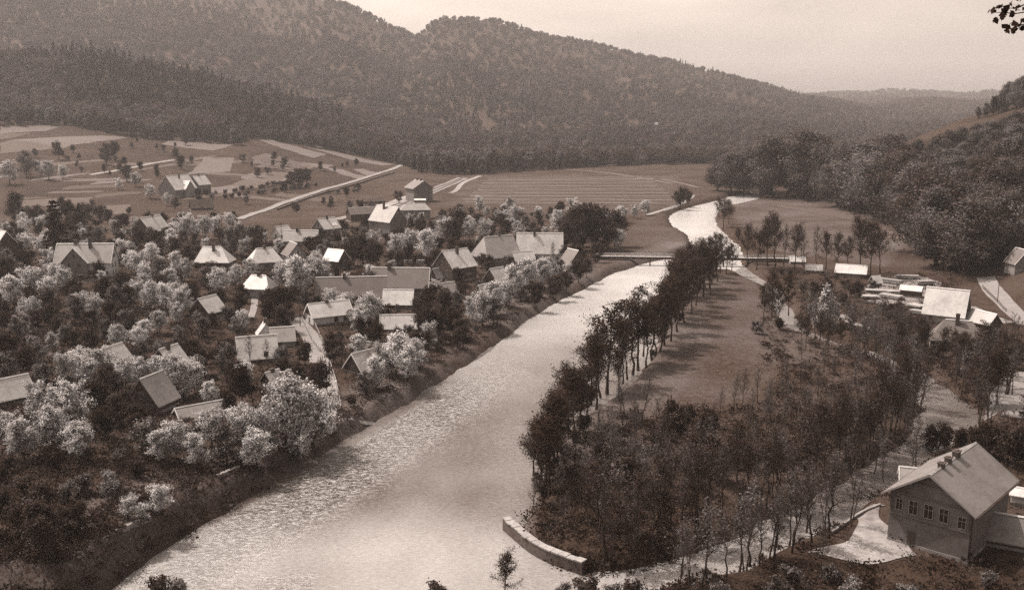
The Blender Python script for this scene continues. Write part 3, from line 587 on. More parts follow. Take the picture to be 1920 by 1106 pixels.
H('the two-tone little cottage', 'little cottage with bright roof slope and dark gable among dark trees', 631, 502, -42, 36, 30, 17, 17, 'timber', 'slate_white', wins=[('r', 0, .2)], barge=True)
H('the hipped villa', 'small villa with pale half-shaded hipped roof and light walls', 487, 556, -24, 52, 42, 20, 20, 'grey_plaster', 'slate_pale', hip=(14, 14), chim=[(0, 0, .8)], wins=[('f', -.25, .2), ('f', .2, .2), ('r', -.2, .2), ('r', .2, .2)])
H('the long brown farmhouse', 'long farmhouse under a dark tiled roof with bright ridge line', 660, 562, -2, 128, 54, 11, 32, 'timber', 'tile_dark', chim=[(-.1, -.02, 1)], wins=W2(7, [.12]), keep=.5)
H('the twin farmhouse with tall chimney', 'dark roofed farmhouse with tall dark chimney behind the bright barn', 752, 545, -9, 106, 52, 12, 31, 'timber', 'tile_dark', chim=[(-.2, -.03, 1.4, .5)], keep=.7, wins=[('r', 0, .2)], barge=True)
H('the bright barn', 'white roofed low barn in front of the dark twin farmhouse', 748, 575, -9, 54, 36, 10, 22, 'timber', 'slate_white', name='barn', cat='barn', keep=.95)
H('the white river cottage', 'white-walled cottage with two dark windows and light roof', 617, 604, 20, 76, 44, 18, 20, 'white_plaster', 'slate_pale', gable='timber', chim=[(-.05, 0, .5)], wins=[('f', .08, .25, 1.0, 1.3), ('f', .32, .25, 1.0, 1.3), ('l', 0, .25)], keep=1.0, barge=True)
H('the pale lean-to barn', 'pale broad barn roof just below the bright barn', 748, 618, -4, 66, 34, 8, 20, 'timber', 'slate_pale', name='barn', cat='barn', keep=.7)
H('the tilted white roof', 'steep white roof turned cornerwise among dark orchard trees', 390, 592, 48, 46, 46, 12, 24, 'timber', 'slate_white', keep=.95)
H('the broad white barn', 'broad white barn roof facing the viewer with dark left gable', 482, 672, 6, 70, 52, 9, 34, 'timber', 'slate_white', name='barn', cat='barn', keep=1.0, door=('f', .2))
H('the grey house behind the white barn', 'grey tiled cottage joined behind the broad white barn', 530, 645, 3, 42, 38, 12, 20, 'dim_plaster', 'slate_grey', keep=.9)
H('the tiny white gable', 'tiny house with bright white gable and slim chimney behind the white barn', 497, 634, -82, 22, 26, 12, 16, 'white_plaster', 'slate_white', chim=[(.1, .05, 1.2)], keep=1.0)
H('the cornerwise striped roof', 'cottage with light striped roof turned cornerwise beside blossoming trees', 684, 694, 42, 58, 46, 10, 27, 'timber', 'slate_pale', barge=True, keep=.95, wins=[('l', 0, .3)])
H('the half-buried striped roof', 'little light roof peeping over the biggest blossom crowns', 511, 719, 42, 30, 28, 8, 16, 'timber', 'slate_pale', keep=.9, chim=[(0, 0, .4)])
H('the little brown roof', 'little brown roof tucked beside a light roof above blossom crowns', 536, 716, 42, 22, 24, 7, 13, 'timber', 'slate_grey', keep=.9)
H('the white roof in the orchard', 'white steep roof sunk among blossoming orchard trees', 214, 686, 48, 46, 46, 13, 26, 'timber', 'slate_white', keep=.9)
H('the chimneyed white roof', 'white steep roof with dark leaning chimney among blossom', 318, 690, 48, 46, 50, 13, 28, 'timber', 'slate_white', chim=[(-.1, -.05, 1.2)], keep=.9)
H('the black timber house', 'large black timber gable with dull brown roof behind a blossoming tree', 288, 765, 52, 62, 66, 20, 44, 'timber', 'slate_grey', wins=[('l', -.2, .25), ('l', .2, .25), ('l', 0, 1.15)], gable='timber', keep=.6)
H('the long low shed', 'long low shed with pale ridge behind the blossom hedge', 382, 776, 20, 100, 34, 6, 14, 'timber', 'slate_grey', name='shed', cat='shed', keep=.6, barge=True)
H('the cut-off white roof', 'large white roof cut by the left picture edge', 16, 752, 24, 76, 52, 14, 30, 'timber', 'slate_white', keep=.95)
H('the lowest little roof', 'small pale roofed hut low at the left edge under blossom', 30, 832, 30, 34, 32, 16, 18, 'dim_plaster', 'slate_pale', name='hut', cat='hut', keep=.9)
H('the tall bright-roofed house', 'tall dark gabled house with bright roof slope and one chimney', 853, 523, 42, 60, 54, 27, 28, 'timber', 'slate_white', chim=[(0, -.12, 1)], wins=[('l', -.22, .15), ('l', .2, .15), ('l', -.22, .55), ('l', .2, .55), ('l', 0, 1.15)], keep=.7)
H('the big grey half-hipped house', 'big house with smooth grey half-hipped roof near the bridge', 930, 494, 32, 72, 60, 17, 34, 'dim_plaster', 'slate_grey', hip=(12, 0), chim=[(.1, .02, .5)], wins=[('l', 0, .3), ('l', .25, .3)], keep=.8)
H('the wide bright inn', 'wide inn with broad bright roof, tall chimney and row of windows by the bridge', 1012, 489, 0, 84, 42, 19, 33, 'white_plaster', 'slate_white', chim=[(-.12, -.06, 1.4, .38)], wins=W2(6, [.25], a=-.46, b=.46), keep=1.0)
H('the small light annex', 'small light lean-to roof in front of the wide bright inn', 980, 496, 26, 40, 26, 10, 14, 'grey_plaster', 'slate_white', keep=.9)
H('the dark riverside barn', 'dark barn gable at the near bridge end', 1074, 506, -58, 36, 40, 13, 25, 'timber', 'tile_dark', name='barn', cat='barn')
H('the upper small roof', 'small light roof cornerwise above the riverside blossom', 931, 534, 46, 34, 36, 11, 21, 'timber', 'slate_white', keep=.9)
H('the lower small roof', 'small grey-light roof lowest above the riverside blossom', 906, 563, 50, 28, 30, 10, 20, 'timber', 'slate_pale', keep=.9)
H('the outhouse', 'small grey outhouse roof below the tall bright-roofed house', 838, 552, 32, 30, 26, 8, 14, 'timber', 'slate_grey', name='outhouse', cat='outhouse', keep=.9)
H('the upper outhouse', 'little slanting grey outhouse roof between two dark farmhouses', 822, 525, 40, 24, 22, 8, 14, 'timber', 'slate_grey', name='outhouse', cat='outhouse')
# the sawmill across the water
H('the white sawmill hall', 'tall white roofed sawmill hall with grey wall beside the road', 1773, 603, -12, 72, 46, 20, 42, 'grey_plaster', 'slate_white', keep=1.0, gable='timber', wins=[('f', -.3, .25), ('f', .1, .25), ('r', 0, .3)], name='sawmill', cat='sawmill')
H('the grey cornerwise barn', 'grey roofed barn turned cornerwise between sawmill hall and road', 1843, 615, -42, 54, 30, 14, 17, 'timber', 'slate_grey', name='barn', cat='barn', keep=1.0)
H('the brown hipped cottage', 'brown hipped cottage in front of the white sawmill hall', 1793, 652, 2, 92, 56, 20, 32, 'brown_timber', 'tile_dark', hip=(26, 26), chim=[(-.02, -.1, 1.6, .45)], wins=W2(4, [.25]), keep=.8)
H('the white porch', 'small white lean-to left of the brown hipped cottage', 1757, 638, 40, 26, 20, 10, 12, 'white_plaster', 'slate_white', name='porch', cat='lean-to')
H('the open timber shed', 'open dark timber shed behind the plank stacks', 1708, 556, -10, 36, 20, 14, 6, 'timber', 'slate_white', name='shed', cat='shed', ridge=False)
H('the little watch hut', 'tiny hut with slanting light roof at the plank yard edge', 1641, 536, 40, 16, 16, 9, 10, 'timber', 'slate_white', name='hut', cat='hut', ridge=False)
H('the white shed behind the trunks', 'white roofed shed seen through bare trunks near the bridge', 1596, 517, -6, 54, 30, 8, 12, 'dim_plaster', 'slate_white', name='shed', cat='shed')
H('the small white shed', 'small low white shed, nearer the bridge, behind bare trunks', 1526, 509, 0, 28, 16, 5, 7, 'dim_plaster', 'slate_white', name='shed', cat='shed')
H('the bridge-end hut', 'small white roofed hut at the far bridge end', 1494, 494, 10, 26, 16, 6, 7, 'dim_plaster', 'slate_white', name='hut', cat='hut')
H('the edge house', 'dark house with bright verge at the right edge above the road', 1912, 505, -58, 34, 40, 14, 24, 'dim_plaster', 'tile_dark', barge=True, keep=1)
H('the rock-side house', 'narrow pale house wall among hillside trees at the right edge', 1908, 362, -40, 16, 18, 34, 10, 'white_plaster', 'tile_dark', keep=1, wins=[('f', 0, .2), ('f', 0, .6)])
# the mill house in the near corner
H('the near mill house', 'large near house with broad grey roof, three ridge chimneys and windowed gable', 1776, 1000, 72, 208, 142, 99, 48, 'mill_plaster', 'slate_mill', chim=[(-.3, 0, .6, .32), (-.14, 0, .7, .36), (.06, 0, .8, .6)], wins=[('l', .38, .66, .8, 1.5), ('l', .2, .64, 1.05, 1.8), ('l', .01, .64, 1.05, 1.8), ('l', -.18, .64, 1.05, 1.8), ('l', -.4, .62, .9, 1.5)], door=('l', .2), keep=1.0, barge=True, ov=.9, og=.9, name='mill_house', foot=1.1)
root, L_, W_, wh, rh, m_ = HOUSES['the near mill house']
for s in (-1, 1):
    sl = rh / (W_/2); ye = W_/2 + .9; ze = wh - .9 * sl; b = MB(); b.tube((-L_/2 - .9, s * (ye + .1), ze + .02), (L_/2 + .9, s * (ye + .1), ze - .02), .1, .1, 7); b.build('gutter', M['roof_black'], root)
    b = MB(); b.tube((-L_/2 + .4, s * (ye + .1), ze), (-L_/2 + .4, s * (W_/2 + .12), ze - .7), .06, .06, 6); b.tube((-L_/2 + .4, s * (W_/2 + .12), ze - .7), (-L_/2 + .4, s * (W_/2 + .12), .1), .06, .06, 6); b.build('downpipe', M['roof_black'], root)
for z_, ww in ((.57, 1.0), (1.0, .98)):
    b = MB(); b.box(-L_/2 - .12, -L_/2 - .002, -W_/2 * ww, W_/2 * ww, z_ * wh - .12, z_ * wh + .12); b.build('beam', M['brown_timber'], root)
b = MB(); b.box(-L_/2 - .14, -L_/2 - .002, -W_ * .24, W_ * .24, wh + rh * .5, wh + rh * .5 + .2); b.build('beam', M['brown_timber'], root)
for a in np.linspace(-.48, .48, 9):
    b = MB(); b.box(-L_/2 - .1, -L_/2 - .002, a * W_ - .07, a * W_ + .07, wh * .57 + .13, wh - .13)
    if min(abs(-a - q) for q in (.40, .22, .03, -.15, -.37)) > .07 and min(abs(a - q) for q in (.40, .22, .03, -.15, -.37)) > .07: b.build('post', M['brown_timber'], root)
H('the low grey wing', 'low grey roofed wing behind the near mill house', 1728, 912, 6, 74, 44, 14, 20, 'dim_plaster', 'slate_grey', keep=.7, barge=True)
H('the corner outbuilding', 'pale low outbuilding roof beside the near mill house at the frame edge', 1905, 1022, 0, 108, 56, 20, 36, 'timber', 'slate_mill', name='outbuilding', cat='outbuilding', keep=1)
H('the white yard shed', 'small white yard shed behind the corner outbuilding', 1918, 945, 0, 40, 26, 22, 8, 'white_plaster', 'slate_white', name='shed', cat='shed')
# two white specks of houses far up the valley
H('the far valley house', 'tiny white house far up the valley under the ridge', 1228, 238, 10, 12, 8, 4, 4, 'dim_plaster', 'slate_grey', ridge=False, landmark=False)
H('the far lone house', 'tiny white lone house farthest up the valley slope', 1366, 236, -10, 9, 7, 4, 3, 'dim_plaster', 'slate_grey', ridge=False, landmark=False)

# ---------------------------------------------------------------- plank stacks at the sawmill
prng = random.Random(3)
PL = [(1668,532,44,'plank stack leaning up to the dark open shed'),(1700,523,40,'plank stack farthest back behind the dark open shed'),(1650,549,52,'broad pale plank stack nearest the meadow'),(1690,551,56,'longest plank stack in the middle of the yard'),(1718,577,30,'low plank stack beside the white sawmill hall'),(1735,535,30,'raised plank stack against the sawmill hall'),(1670,560,40,'front row plank stack on dark bearers'),(1632,560,30,'small outlying plank stack near bare trees'),(1724,590,34,'thin line of planks before the sawmill hall wall')]
for (cx, by, lp, lb) in PL:
    x, y, z = hit(cx, by); mm = (y * cP - (z - CAMZ) * sP) / F; th = -math.atan2(x, y) + R(prng.uniform(-40, 30)); L_ = lp * mm
    root = empty('plank_stack', (x, y, z), th); tag(root, lb, 'planks', 'plank stacks in the sawmill yard'); LAND.append(('the ' + lb.split(' plank stack')[0] + ' plank stack', x, y)) if 0 else None
    n = prng.randint(2, 4); w = prng.uniform(1.6, 3.4)
    for k in range(n):
        b = MB()
        for q in range(7):
            e = prng.uniform(-.35, .35); y0 = -w/2 + q * w/7; b.box(-L_/2 + e, L_/2 + e, y0 + .02, y0 + w/7 - .02, .5 + k * .3, .5 + k * .3 + .18)
        b.build('plank_layer', M['plank'], root)
    b = MB()
    for a in (-.35, 0, .35): b.box(a * L_ - .15, a * L_ + .15, -w/2, w/2, -.2, .5)
    b.build('bearer', M['timber'], root)
    FOOT.append((x, y, L_ * .45)); x0, y0 = proj(x, y, z + 2.5); HBOX.append((x0 - lp/2, y0, x0 + lp/2, y0 + 14, y))
x, y, z = hit(1655, 549); LAND.append(('the plank yard', x, y))

# ---------------------------------------------------------------- footbridge
A = Vector((*flat(1118, 480, 3.2), 3.2)); B = Vector((*flat(1506, 486, 3.0), 3.0)); d = (B - A); ln = d.length; ang = math.atan2(d.y, d.x)
br = empty('footbridge', A, ang); tag(br, 'long level wooden footbridge with white railing crossing both river arms', 'bridge')
n = int(ln / 1.4)
for k in range(n):
    pass
b = MB()
for k in range(int(ln / .32)): b.box(k * .32, k * .32 + .29, -1.1, 1.1, 0, .1)
o = b.build('deck_boards', M['plank'], br); o['kind'] = 'stuff'
b = MB(); b.box(0, ln, -1.0, -.7, -.85, -.001); b.box(0, ln, .7, 1.0, -.85, -.001); b.build('girder', M['timber'], br)
for s in (-1, 1):
    b = MB(); b.box(0, ln, s * 1.05 - .07, s * 1.05 + .07, .95, 1.1); b.box(0, ln, s * 1.05 - .05, s * 1.05 + .05, .5, .6)
    b.build('railing', M['rail'], br)
    pm = None
    for k in range(int(ln / 2.6) + 1):
        if pm is None: q = MB(); q.box(-.06, .06, -.06, .06, -.3, 1.0); pm = q.mesh('railing_post', M['rail'])
        o = link(bpy.data.objects.new('railing_post', pm), br); o.location = (k * 2.6, s * 1.05, 0)
pm = None
for k in range(1, int(ln / 9)):
    if pm is None:
        q = MB(); q.box(-.25, .25, -1.3, 1.3, -1.0, -.46)
        for s in (-1, 0, 1): q.tube((0, s * 1.0, -5.5), (0, s * .9, -.9), .2, .18)
        pm = q.mesh('pier', M['timber'])
    o = link(bpy.data.objects.new('pier', pm), br); o.location = (k * 9 + 2, 0, 0)
LAND.append(('the footbridge', *flat(1180, 484, 2)))

# ---------------------------------------------------------------- stone pier at the island tip, retaining wall, low walls
def wall_along(name, label, pts, h, th_, m, cap=None, base=-1.2, cat='wall', step=1.2, abs_z=None):
    P = resample(chaikin_open(np.array([hit(a, b)[:2] for a, b in pts])), step); T = np.gradient(P, axis=0); T /= np.linalg.norm(T, axis=1)[:, None]; Nn = np.stack([-T[:, 1], T[:, 0]], -1)
    z = hgt(P[:, 0], P[:, 1]) if abs_z is None else np.full(len(P), abs_z)
    z = np.convolve(np.pad(z, 3, mode='edge'), np.ones(7) / 7, 'valid')
    c = P.mean(0); zc = float(z.mean()); root = empty(name, (c[0], c[1], zc)); tag(root, label, cat); n = len(P)
    def strip(nm, z0, z1, t_, mm):
        V = []
        for k in range(n):
            for s, q in ((-1, z0), (1, z0), (1, z1), (-1, z1)):
                V.append((P[k, 0] + Nn[k, 0] * s * t_/2 - c[0], P[k, 1] + Nn[k, 1] * s * t_/2 - c[1], z[k] + q - zc))
        f = [(0, 1, 2, 3)[::-1]]
        for k in range(n - 1):
            for e in range(4): f.append((4*k + e, 4*k + (e + 1) % 4, 4*k + 4 + (e + 1) % 4, 4*k + 4 + e))
        f.append(tuple(4 * (n - 1) + e for e in range(4)))
        b = MB(); b.add(V, f); return b.build(nm, mm, root)
    strip('stonework', base, h, th_, m)
    if cap:
        cr_ = random.Random(len(P)); k = 0
        for q in range(n - 1):
            a = P[q]; b_ = P[q + 1]; d_ = (b_ - a) / np.linalg.norm(b_ - a); nn = np.array([-d_[1], d_[0]]); zz = (z[q] + z[q + 1]) / 2 + h - zc; e = .03; j = cr_.uniform(-.05, .05); w_ = (th_ + .2) / 2 + cr_.uniform(-.04, .05); t_ = .18 + cr_.uniform(-.03, .05); cs = []
            for pt in (a + d_ * e, b_ - d_ * e):
                for s_ in (-1, 1): cs.append(pt + nn * (s_ * w_ + j) - c)
            b = MB(); b.add([(*cs[0], zz), (*cs[1], zz), (*cs[3], zz), (*cs[2], zz), (*cs[0], zz + t_), (*cs[1], zz + t_), (*cs[3], zz + t_), (*cs[2], zz + t_)], [(0,3,2,1),(4,5,6,7),(0,1,5,4),(1,2,6,5),(2,3,7,6),(3,0,4,7)])
            b.build('coping_stone', cap, root)
    return P
wall_along('stone_pier', 'curved stone embankment with pale coping at the island tip', [(948,1004),(968,1022),(1000,1046),(1040,1064),(1095,1078)], 1.4, .95, M['stone_dark'], M['stone_pale'], base=-3, abs_z=.3, cat='pier')
LAND.append(('the stone pier', *flat(1010, 1045, 0)))
wall_along('retaining_wall', 'long dark retaining wall under the white slope road', [(520,394),(560,379),(620,359),(690,340),(740,325)], 1.1, .8, M['stone_dark'], None, base=-3.0)
wall_along('stone_wall', 'short pale wall lying in the dark riverbank scrub', [(205,1002),(235,988),(280,972)], .35, .7, M['stone'], None, base=-.4)
wall_along('stone_wall', 'low pale wall fragment under the blossom hedge by the river', [(408,896),(432,886),(448,880)], .6, .6, M['stone'], None)
wall_along('garden_wall', 'pale garden wall between the warehouse trees and tall bright-roofed house', [(758,494),(790,493),(822,494)], 1.2, .4, M['white_plaster'], None)
wall_along('garden_wall', 'pale wall strip below the station villa', [(742,428),(760,426),(790,424)], 1.0, 1.2, M['white_plaster'], None)
wall_along('yard_wall', 'pale low wall bordering the sandy yard beside the mill race', [(1560,1000),(1610,968),(1650,948)], .45, .35, M['stone'], None)

# ---------------------------------------------------------------- fences and poles
def fence(label, pts, h=1.1, gap=2.2, m='post', mr_='rail'):
    P = resample(np.array([hit(a, b)[:2] for a, b in pts]), gap); z = hgt(P[:, 0], P[:, 1]); root = empty('fence', (P[0, 0], P[0, 1], z[0])); tag(root, label, 'fence')
    q = MB(); q.box(-.06, .06, -.06, .06, -.3, h); pm = q.mesh('post', M[m])
    for k in range(len(P)):
        o = link(bpy.data.objects.new('post', pm), root); o.location = (P[k, 0] - P[0, 0], P[k, 1] - P[0, 1], z[k] - z[0])
    for hh in (.45, .95):
        b = MB()
        for k in range(len(P) - 1): b.tube((P[k, 0] - P[0, 0], P[k, 1] - P[0, 1], z[k] - z[0] + hh * h), (P[k+1, 0] - P[0, 0], P[k+1, 1] - P[0, 1], z[k+1] - z[0] + hh * h), .05, .05, 4)
        b.build('rail', M[mr_], root)
fence('dark garden fence along the village road to the river', [(585,600),(610,655),(630,720),(640,770)])
fence('fence beside the white river cottage', [(566,600),(585,640),(600,660)])
fence('picket fence above the sawmill road', [(1842,540),(1862,560),(1886,585)], 1.2, 1.2)
fence('garden fence below the gabled villa', [(60,545),(120,540),(220,522)])
fence('paddock fence along the far river meadow', [(1200,396),(1240,392),(1282,384)])
def pole(label, cx, by, h):
    x, y, z = hit(cx, by); root = empty('telegraph_pole', (x, y, z)); tag(root, label, 'pole', 'telegraph poles in the village')
    b = MB(); b.tube((0, 0, -.5), (0, 0, h), .13, .08, 7); b.build('shaft', M['post'], root); b = MB(); b.box(-.7, .7, -.05, .05, h - .55, h - .43); b.box(-.5, .5, -.05, .05, h - .95, h - .84); b.build('crossarm', M['post'], root)
    b = MB()
    for a in (-.6, -.3, .3, .6): b.tube((a, 0, h - .43), (a, 0, h - .3), .04, .03, 5)
    b.build('insulator', M['trim'], root)
for a in [('telegraph pole in the dark orchard left of the broad white barn', 425, 720, 9), ('telegraph pole beside the village road', 563, 612, 8), ('telegraph pole by the station road', 528, 452, 8), ('telegraph pole near the station tracks', 812, 372, 8), ('telegraph pole at the bend of the sawmill road', 1870, 568, 8), ('telegraph pole before the tall bright-roofed house', 880, 560, 8), ('telegraph pole on the hill path under the slope farm', 172, 400, 8)]: pole(*a)

# ---------------------------------------------------------------- trees
def tubes_np(segs, k):
    """segs: list of (p, q, r0, r1) -> verts, quads"""
    S = np.array([[*p, *q, a, b] for p, q, a, b in segs]); p = S[:, :3]; q = S[:, 3:6]; d = q - p; d /= np.linalg.norm(d, axis=1)[:, None] + 1e-9
    up = np.where(np.abs(d[:, 2:3]) > .9, [[1., 0, 0]], [[0., 0, 1]]); a = np.cross(d, up); a /= np.linalg.norm(a, axis=1)[:, None]; b = np.cross(d, a)
    t_ = 2 * np.pi * np.arange(k) / k; ring = a[:, None] * np.cos(t_)[None, :, None] + b[:, None] * np.sin(t_)[None, :, None]
    V = np.concatenate([p[:, None] + ring * S[:, 6][:, None, None], q[:, None] + ring * S[:, 7][:, None, None]], 1).reshape(-1, 3)
    base = np.arange(len(S))[:, None] * 2 * k; i = np.arange(k); j = (i + 1) % k
    fq = np.stack([base + i, base + j, base + k + j, base + k + i], -1).reshape(-1, 4); return V, fq
def leaves_np(C, size, rng, flat_=0.0, aspect=1.0, out=0.0):
    n = len(C); a = rng.normal(size=(n, 3)); a[:, 2] *= 1 - flat_
    if out:      # leaf sprays face outward from the crown
        ctr = np.array([0, 0, np.percentile(C[:, 2], 35)]); nn = C - ctr; nn /= np.linalg.norm(nn, axis=1)[:, None] + 1e-6; nn = nn * out + rng.normal(size=(n, 3)) * .55; a = np.cross(nn, a)
    a /= np.linalg.norm(a, axis=1)[:, None]; b = nn if out else rng.normal(size=(n, 3)); b = np.cross(a, b); b /= np.linalg.norm(b, axis=1)[:, None]
    s = size * rng.uniform(.55, 1.35, (n, 1)); a *= s * .5 * aspect; b *= s * .5
    V = np.stack([C - a - b * .6, C + a - b, C + a * .7 + b, C - a * .8 + b * .8], 1).reshape(-1, 3); return V, np.arange(4 * n).reshape(-1, 4)
def grow(seed, h, r, clear, nbr, shape='round', sub=4, twigs=3, up=.5, nleaf=2500, leaf=.35, sig=.45, r0=None, multi=1, mats=('blossom', 'blossom_dim'), mixw=.25, bark='bark', twig_r=.02, lean=.06, leaf_flat=0., twigm='twig'):
    rng = np.random.default_rng(seed); trunk = []; tw = []; tips = []; r0 = r0 or h * .022
    for st in range(multi):
        rr0 = r0 * (1 if st == 0 else .75); base = np.array([rng.normal() * .25 * (multi > 1), rng.normal() * .25 * (multi > 1), -.3]); ln = rng.normal(size=2) * lean * (1 + 1.5 * (multi > 1))
        hh = h * (rng.uniform(.8, 1) if multi > 1 else 1) * .9; n = 7; P = [base]
        for k in range(1, n + 1):
            f = k / n; P.append(np.array([base[0] + ln[0] * hh * f + rng.normal() * h * .012, base[1] + ln[1] * hh * f + rng.normal() * h * .012, hh * f]))
        P = np.array(P); rad = rr0 * (1 - np.linspace(0, 1, n + 1) * .9)
        for k in range(n): trunk.append((P[k], P[k + 1], rad[k] * (1.35 if k == 0 else 1), rad[k + 1]))
        nb = max(3, nbr // multi); az0 = rng.uniform(0, 6.28)
        for b in range(nb):
            f = clear + (1 - clear) * ((b + rng.uniform(.1, .9)) / nb); g = (f - clear) / (1 - clear)
            if shape == 'round': L_ = r * math.sqrt(max(.1, 1 - (2 * g - .85) ** 2 * .75))
            elif shape == 'fan': L_ = r * (.75 + .35 * math.sin(g * 2.6)) * (1.15 - .45 * g)
            elif shape == 'cone': L_ = r * (1.03 - g) + .25
            else: L_ = r * (.55 + .5 * math.sin(math.pi * min(1, g + .15)))
            L_ *= rng.uniform(.72, 1.15); x = f * n; k = min(n - 1, int(x)); p = P[k] + (P[k + 1] - P[k]) * (x - k)
            az = az0 + b * 2.4 + rng.normal() * .35; el = (up + (1.25 - up) * g ** 1.5 if shape != 'cone' else -.12) + rng.normal() * .12
            d = np.array([math.cos(az) * math.cos(el), math.sin(az) * math.cos(el), math.sin(el)]); rb = rr0 * .45 * (1 - .5 * g); q = p
            for s in range(3):
                d2 = d + rng.normal(size=3) * .16 + np.array([0, 0, .12 if shape != 'cone' else -.04]); d2 /= np.linalg.norm(d2); q2 = q + d2 * L_ / 3
                trunk.append((q, q2, rb * (1 - s * .28), rb * (.72 - s * .26))); 
                ns = sub if s else max(1, sub // 2)
                for u in range(ns):
                    o = q + (q2 - q) * rng.uniform(.1, 1); e = d2 + rng.normal(size=3) * .75 + np.array([0, 0, .15]); e /= np.linalg.norm(e); l2 = L_ * rng.uniform(.22, .45); o2 = o + e * l2
                    tw.append((o, o2, max(twig_r, rb * .3), twig_r * .8)); tips.append(o + e * l2 * .55); tips.append(o2)
                    for v in range(twigs):
                        w = o + (o2 - o) * rng.uniform(.3, 1); e2 = e + rng.normal(size=3) * .8; e2 /= np.linalg.norm(e2); l3 = l2 * rng.uniform(.3, .65); w2 = w + e2 * l3
                        tw.append((w, w2, twig_r * .8, twig_r * .4)); tips.append(w2)
                q = q2; d = d2
            tips.append(q)
    tips = np.array(tips); tv, tf = tubes_np(trunk, 5); tme = mesh_np('trunk', tv, tf, [M[bark]])
    wv, wf = tubes_np(tw, 3); parts_v = [wv]; parts_f = [wf]; mi = [np.zeros(len(wf), int)]
    # some clumps keep dense, some are thin, so that light comes through unevenly
    wgt = rng.uniform(.1, 1, len(tips)) ** 1.6; wgt /= wgt.sum(); pick = rng.choice(len(tips), nleaf, p=wgt); C = tips[pick] + rng.normal(size=(nleaf, 3)) * sig * np.array([1, 1, .8])
    C[:, 2] = np.maximum(C[:, 2], .15); lv, lf = leaves_np(C, leaf, rng, leaf_flat, 1.0, .9); parts_v.append(lv); parts_f.append(lf + len(wv))
    tm = rng.random(len(tips)) < mixw; mm = np.where(tm[pick] ^ (rng.random(nleaf) < .12), 2, 1); mi.append(mm)
    cme = mesh_np('crown', np.concatenate(parts_v), np.concatenate(parts_f), [M[twigm], M[mats[0]], M[mats[1]]], np.concatenate(mi))
    zs = C[:, 2]; return tme, cme, float(np.percentile(zs, 99))
def spruce(seed, h, r, mats=('needle', 'needle'), leaf=.5, tiers=16, n=2600):
    rng = np.random.default_rng(seed); tr = [((0, 0, -.3), (0, 0, h * .5), h * .016, h * .009), ((0, 0, h * .5), (0, 0, h), h * .009, .02)]; C = []; tw = []
    for k in range(tiers):
        g = k / tiers; z = h * (.08 + .9 * g); L_ = r * (1 - g) ** .85 + .2; nb = int(9 - 3 * g)
        for b in range(nb):
            az = rng.uniform(0, 6.28); l = L_ * rng.uniform(.7, 1.15); e = np.array([math.cos(az) * l, math.sin(az) * l, -.22 * l + rng.normal() * .1]); tw.append((np.array([0, 0, z]), np.array([0, 0, z]) + e, .04, .015))
            m = max(4, int(n / (tiers * 7.5) * (L_ / r + .25) * 1.3)); t_ = rng.uniform(.2, 1.05, m)
            C.append(np.array([0, 0, z]) + e * t_[:, None] + rng.normal(size=(m, 3)) * np.array([.22, .22, .14]) * (leaf / .5))
    C = np.concatenate(C); tv, tf = tubes_np(tr, 6); tme = mesh_np('trunk', tv, tf, [M['bark']]); wv, wf = tubes_np(tw, 3); lv, lf = leaves_np(C, leaf, rng, .5)
    cme = mesh_np('crown', np.concatenate([wv, lv]), np.concatenate([wf, lf + len(wv)]), [M['twig'], M[mats[0]], M[mats[1]]], np.concatenate([np.zeros(len(wf), int), rng.integers(1, 3, len(C))])); return tme, cme, h
PROTO = {}
PROTO['blossom'] = [grow(100 + s, 6.4, 2.9 + .25 * (s % 3), .2, 15, 'round', 4, 3, .45, 6500, .2, .27, .16, 1, ('blossom', 'blossom_dim'), .22 + .06 * (s % 3)) for s in range(6)]
PROTO['dull'] = [grow(200 + s, 6.4, 2.9, .2, 14, 'round', 4, 3, .45, 4200, .22, .32, .15, 1 + s % 2, ('blossom_dim', 'leaf_dark'), .45) for s in range(4)]
PROTO['dark'] = [grow(300 + s, 6.6, 2.8, .2, 14, 'round', 4, 3, .5, 3400, .25, .36, .15, 1 + s % 2, ('leaf_dark', 'leaf_mid'), .25) for s in range(5)]
PROTO['bush'] = [grow(400 + s, 2.6, 1.9, .05, 11, 'round', 3, 3, .5, 1500, .26, .3, .06, 3, ('leaf_dark', 'leaf_mid'), .3) for s in range(3)] + [grow(420 + s, 2.8, 1.9, .05, 11, 'round', 3, 3, .5, 1500, .24, .28, .06, 3, ('blossom_dim', 'leaf_mid'), .4) for s in range(2)]
PROTO['alder'] = [grow(500 + s, 12, 3.2 + .3 * (s % 2), .38, 22, 'fan', 5, 4, .5, 1800, .21, .3, .2, 1, ('leaf_alder', 'leaf_dark'), .3, twig_r=.022) for s in range(5)]
PROTO['bare'] = [grow(600 + s, 11, 2.1, .34, 17, 'oval', 4, 4, .75, 270, .17, .32, .15, 1 + (s % 3 == 2), ('leaf_bare', 'leaf_speck'), .35, 'bark_pale' if s % 2 else 'bark', .018, twigm='twig_pale') for s in range(6)]
PROTO['broad'] = [grow(700 + s, 18, 6.6, .1, 22, 'round', 4, 2, .4, 13000, .4, .8, .35, 1, ('leaf_broad', 'leaf_light' if s % 2 else 'leaf_dark'), .3, twig_r=.04) for s in range(5)]
PROTO['spruce'] = [spruce(800 + s, 17, 3.6) for s in range(3)]
PROTO['pyramid'] = [grow(850, 12, 3.6, .06, 34, 'cone', 4, 3, 0, 5200, .3, .3, .2, 1, ('blossom_dim', 'blossom'), .3)]
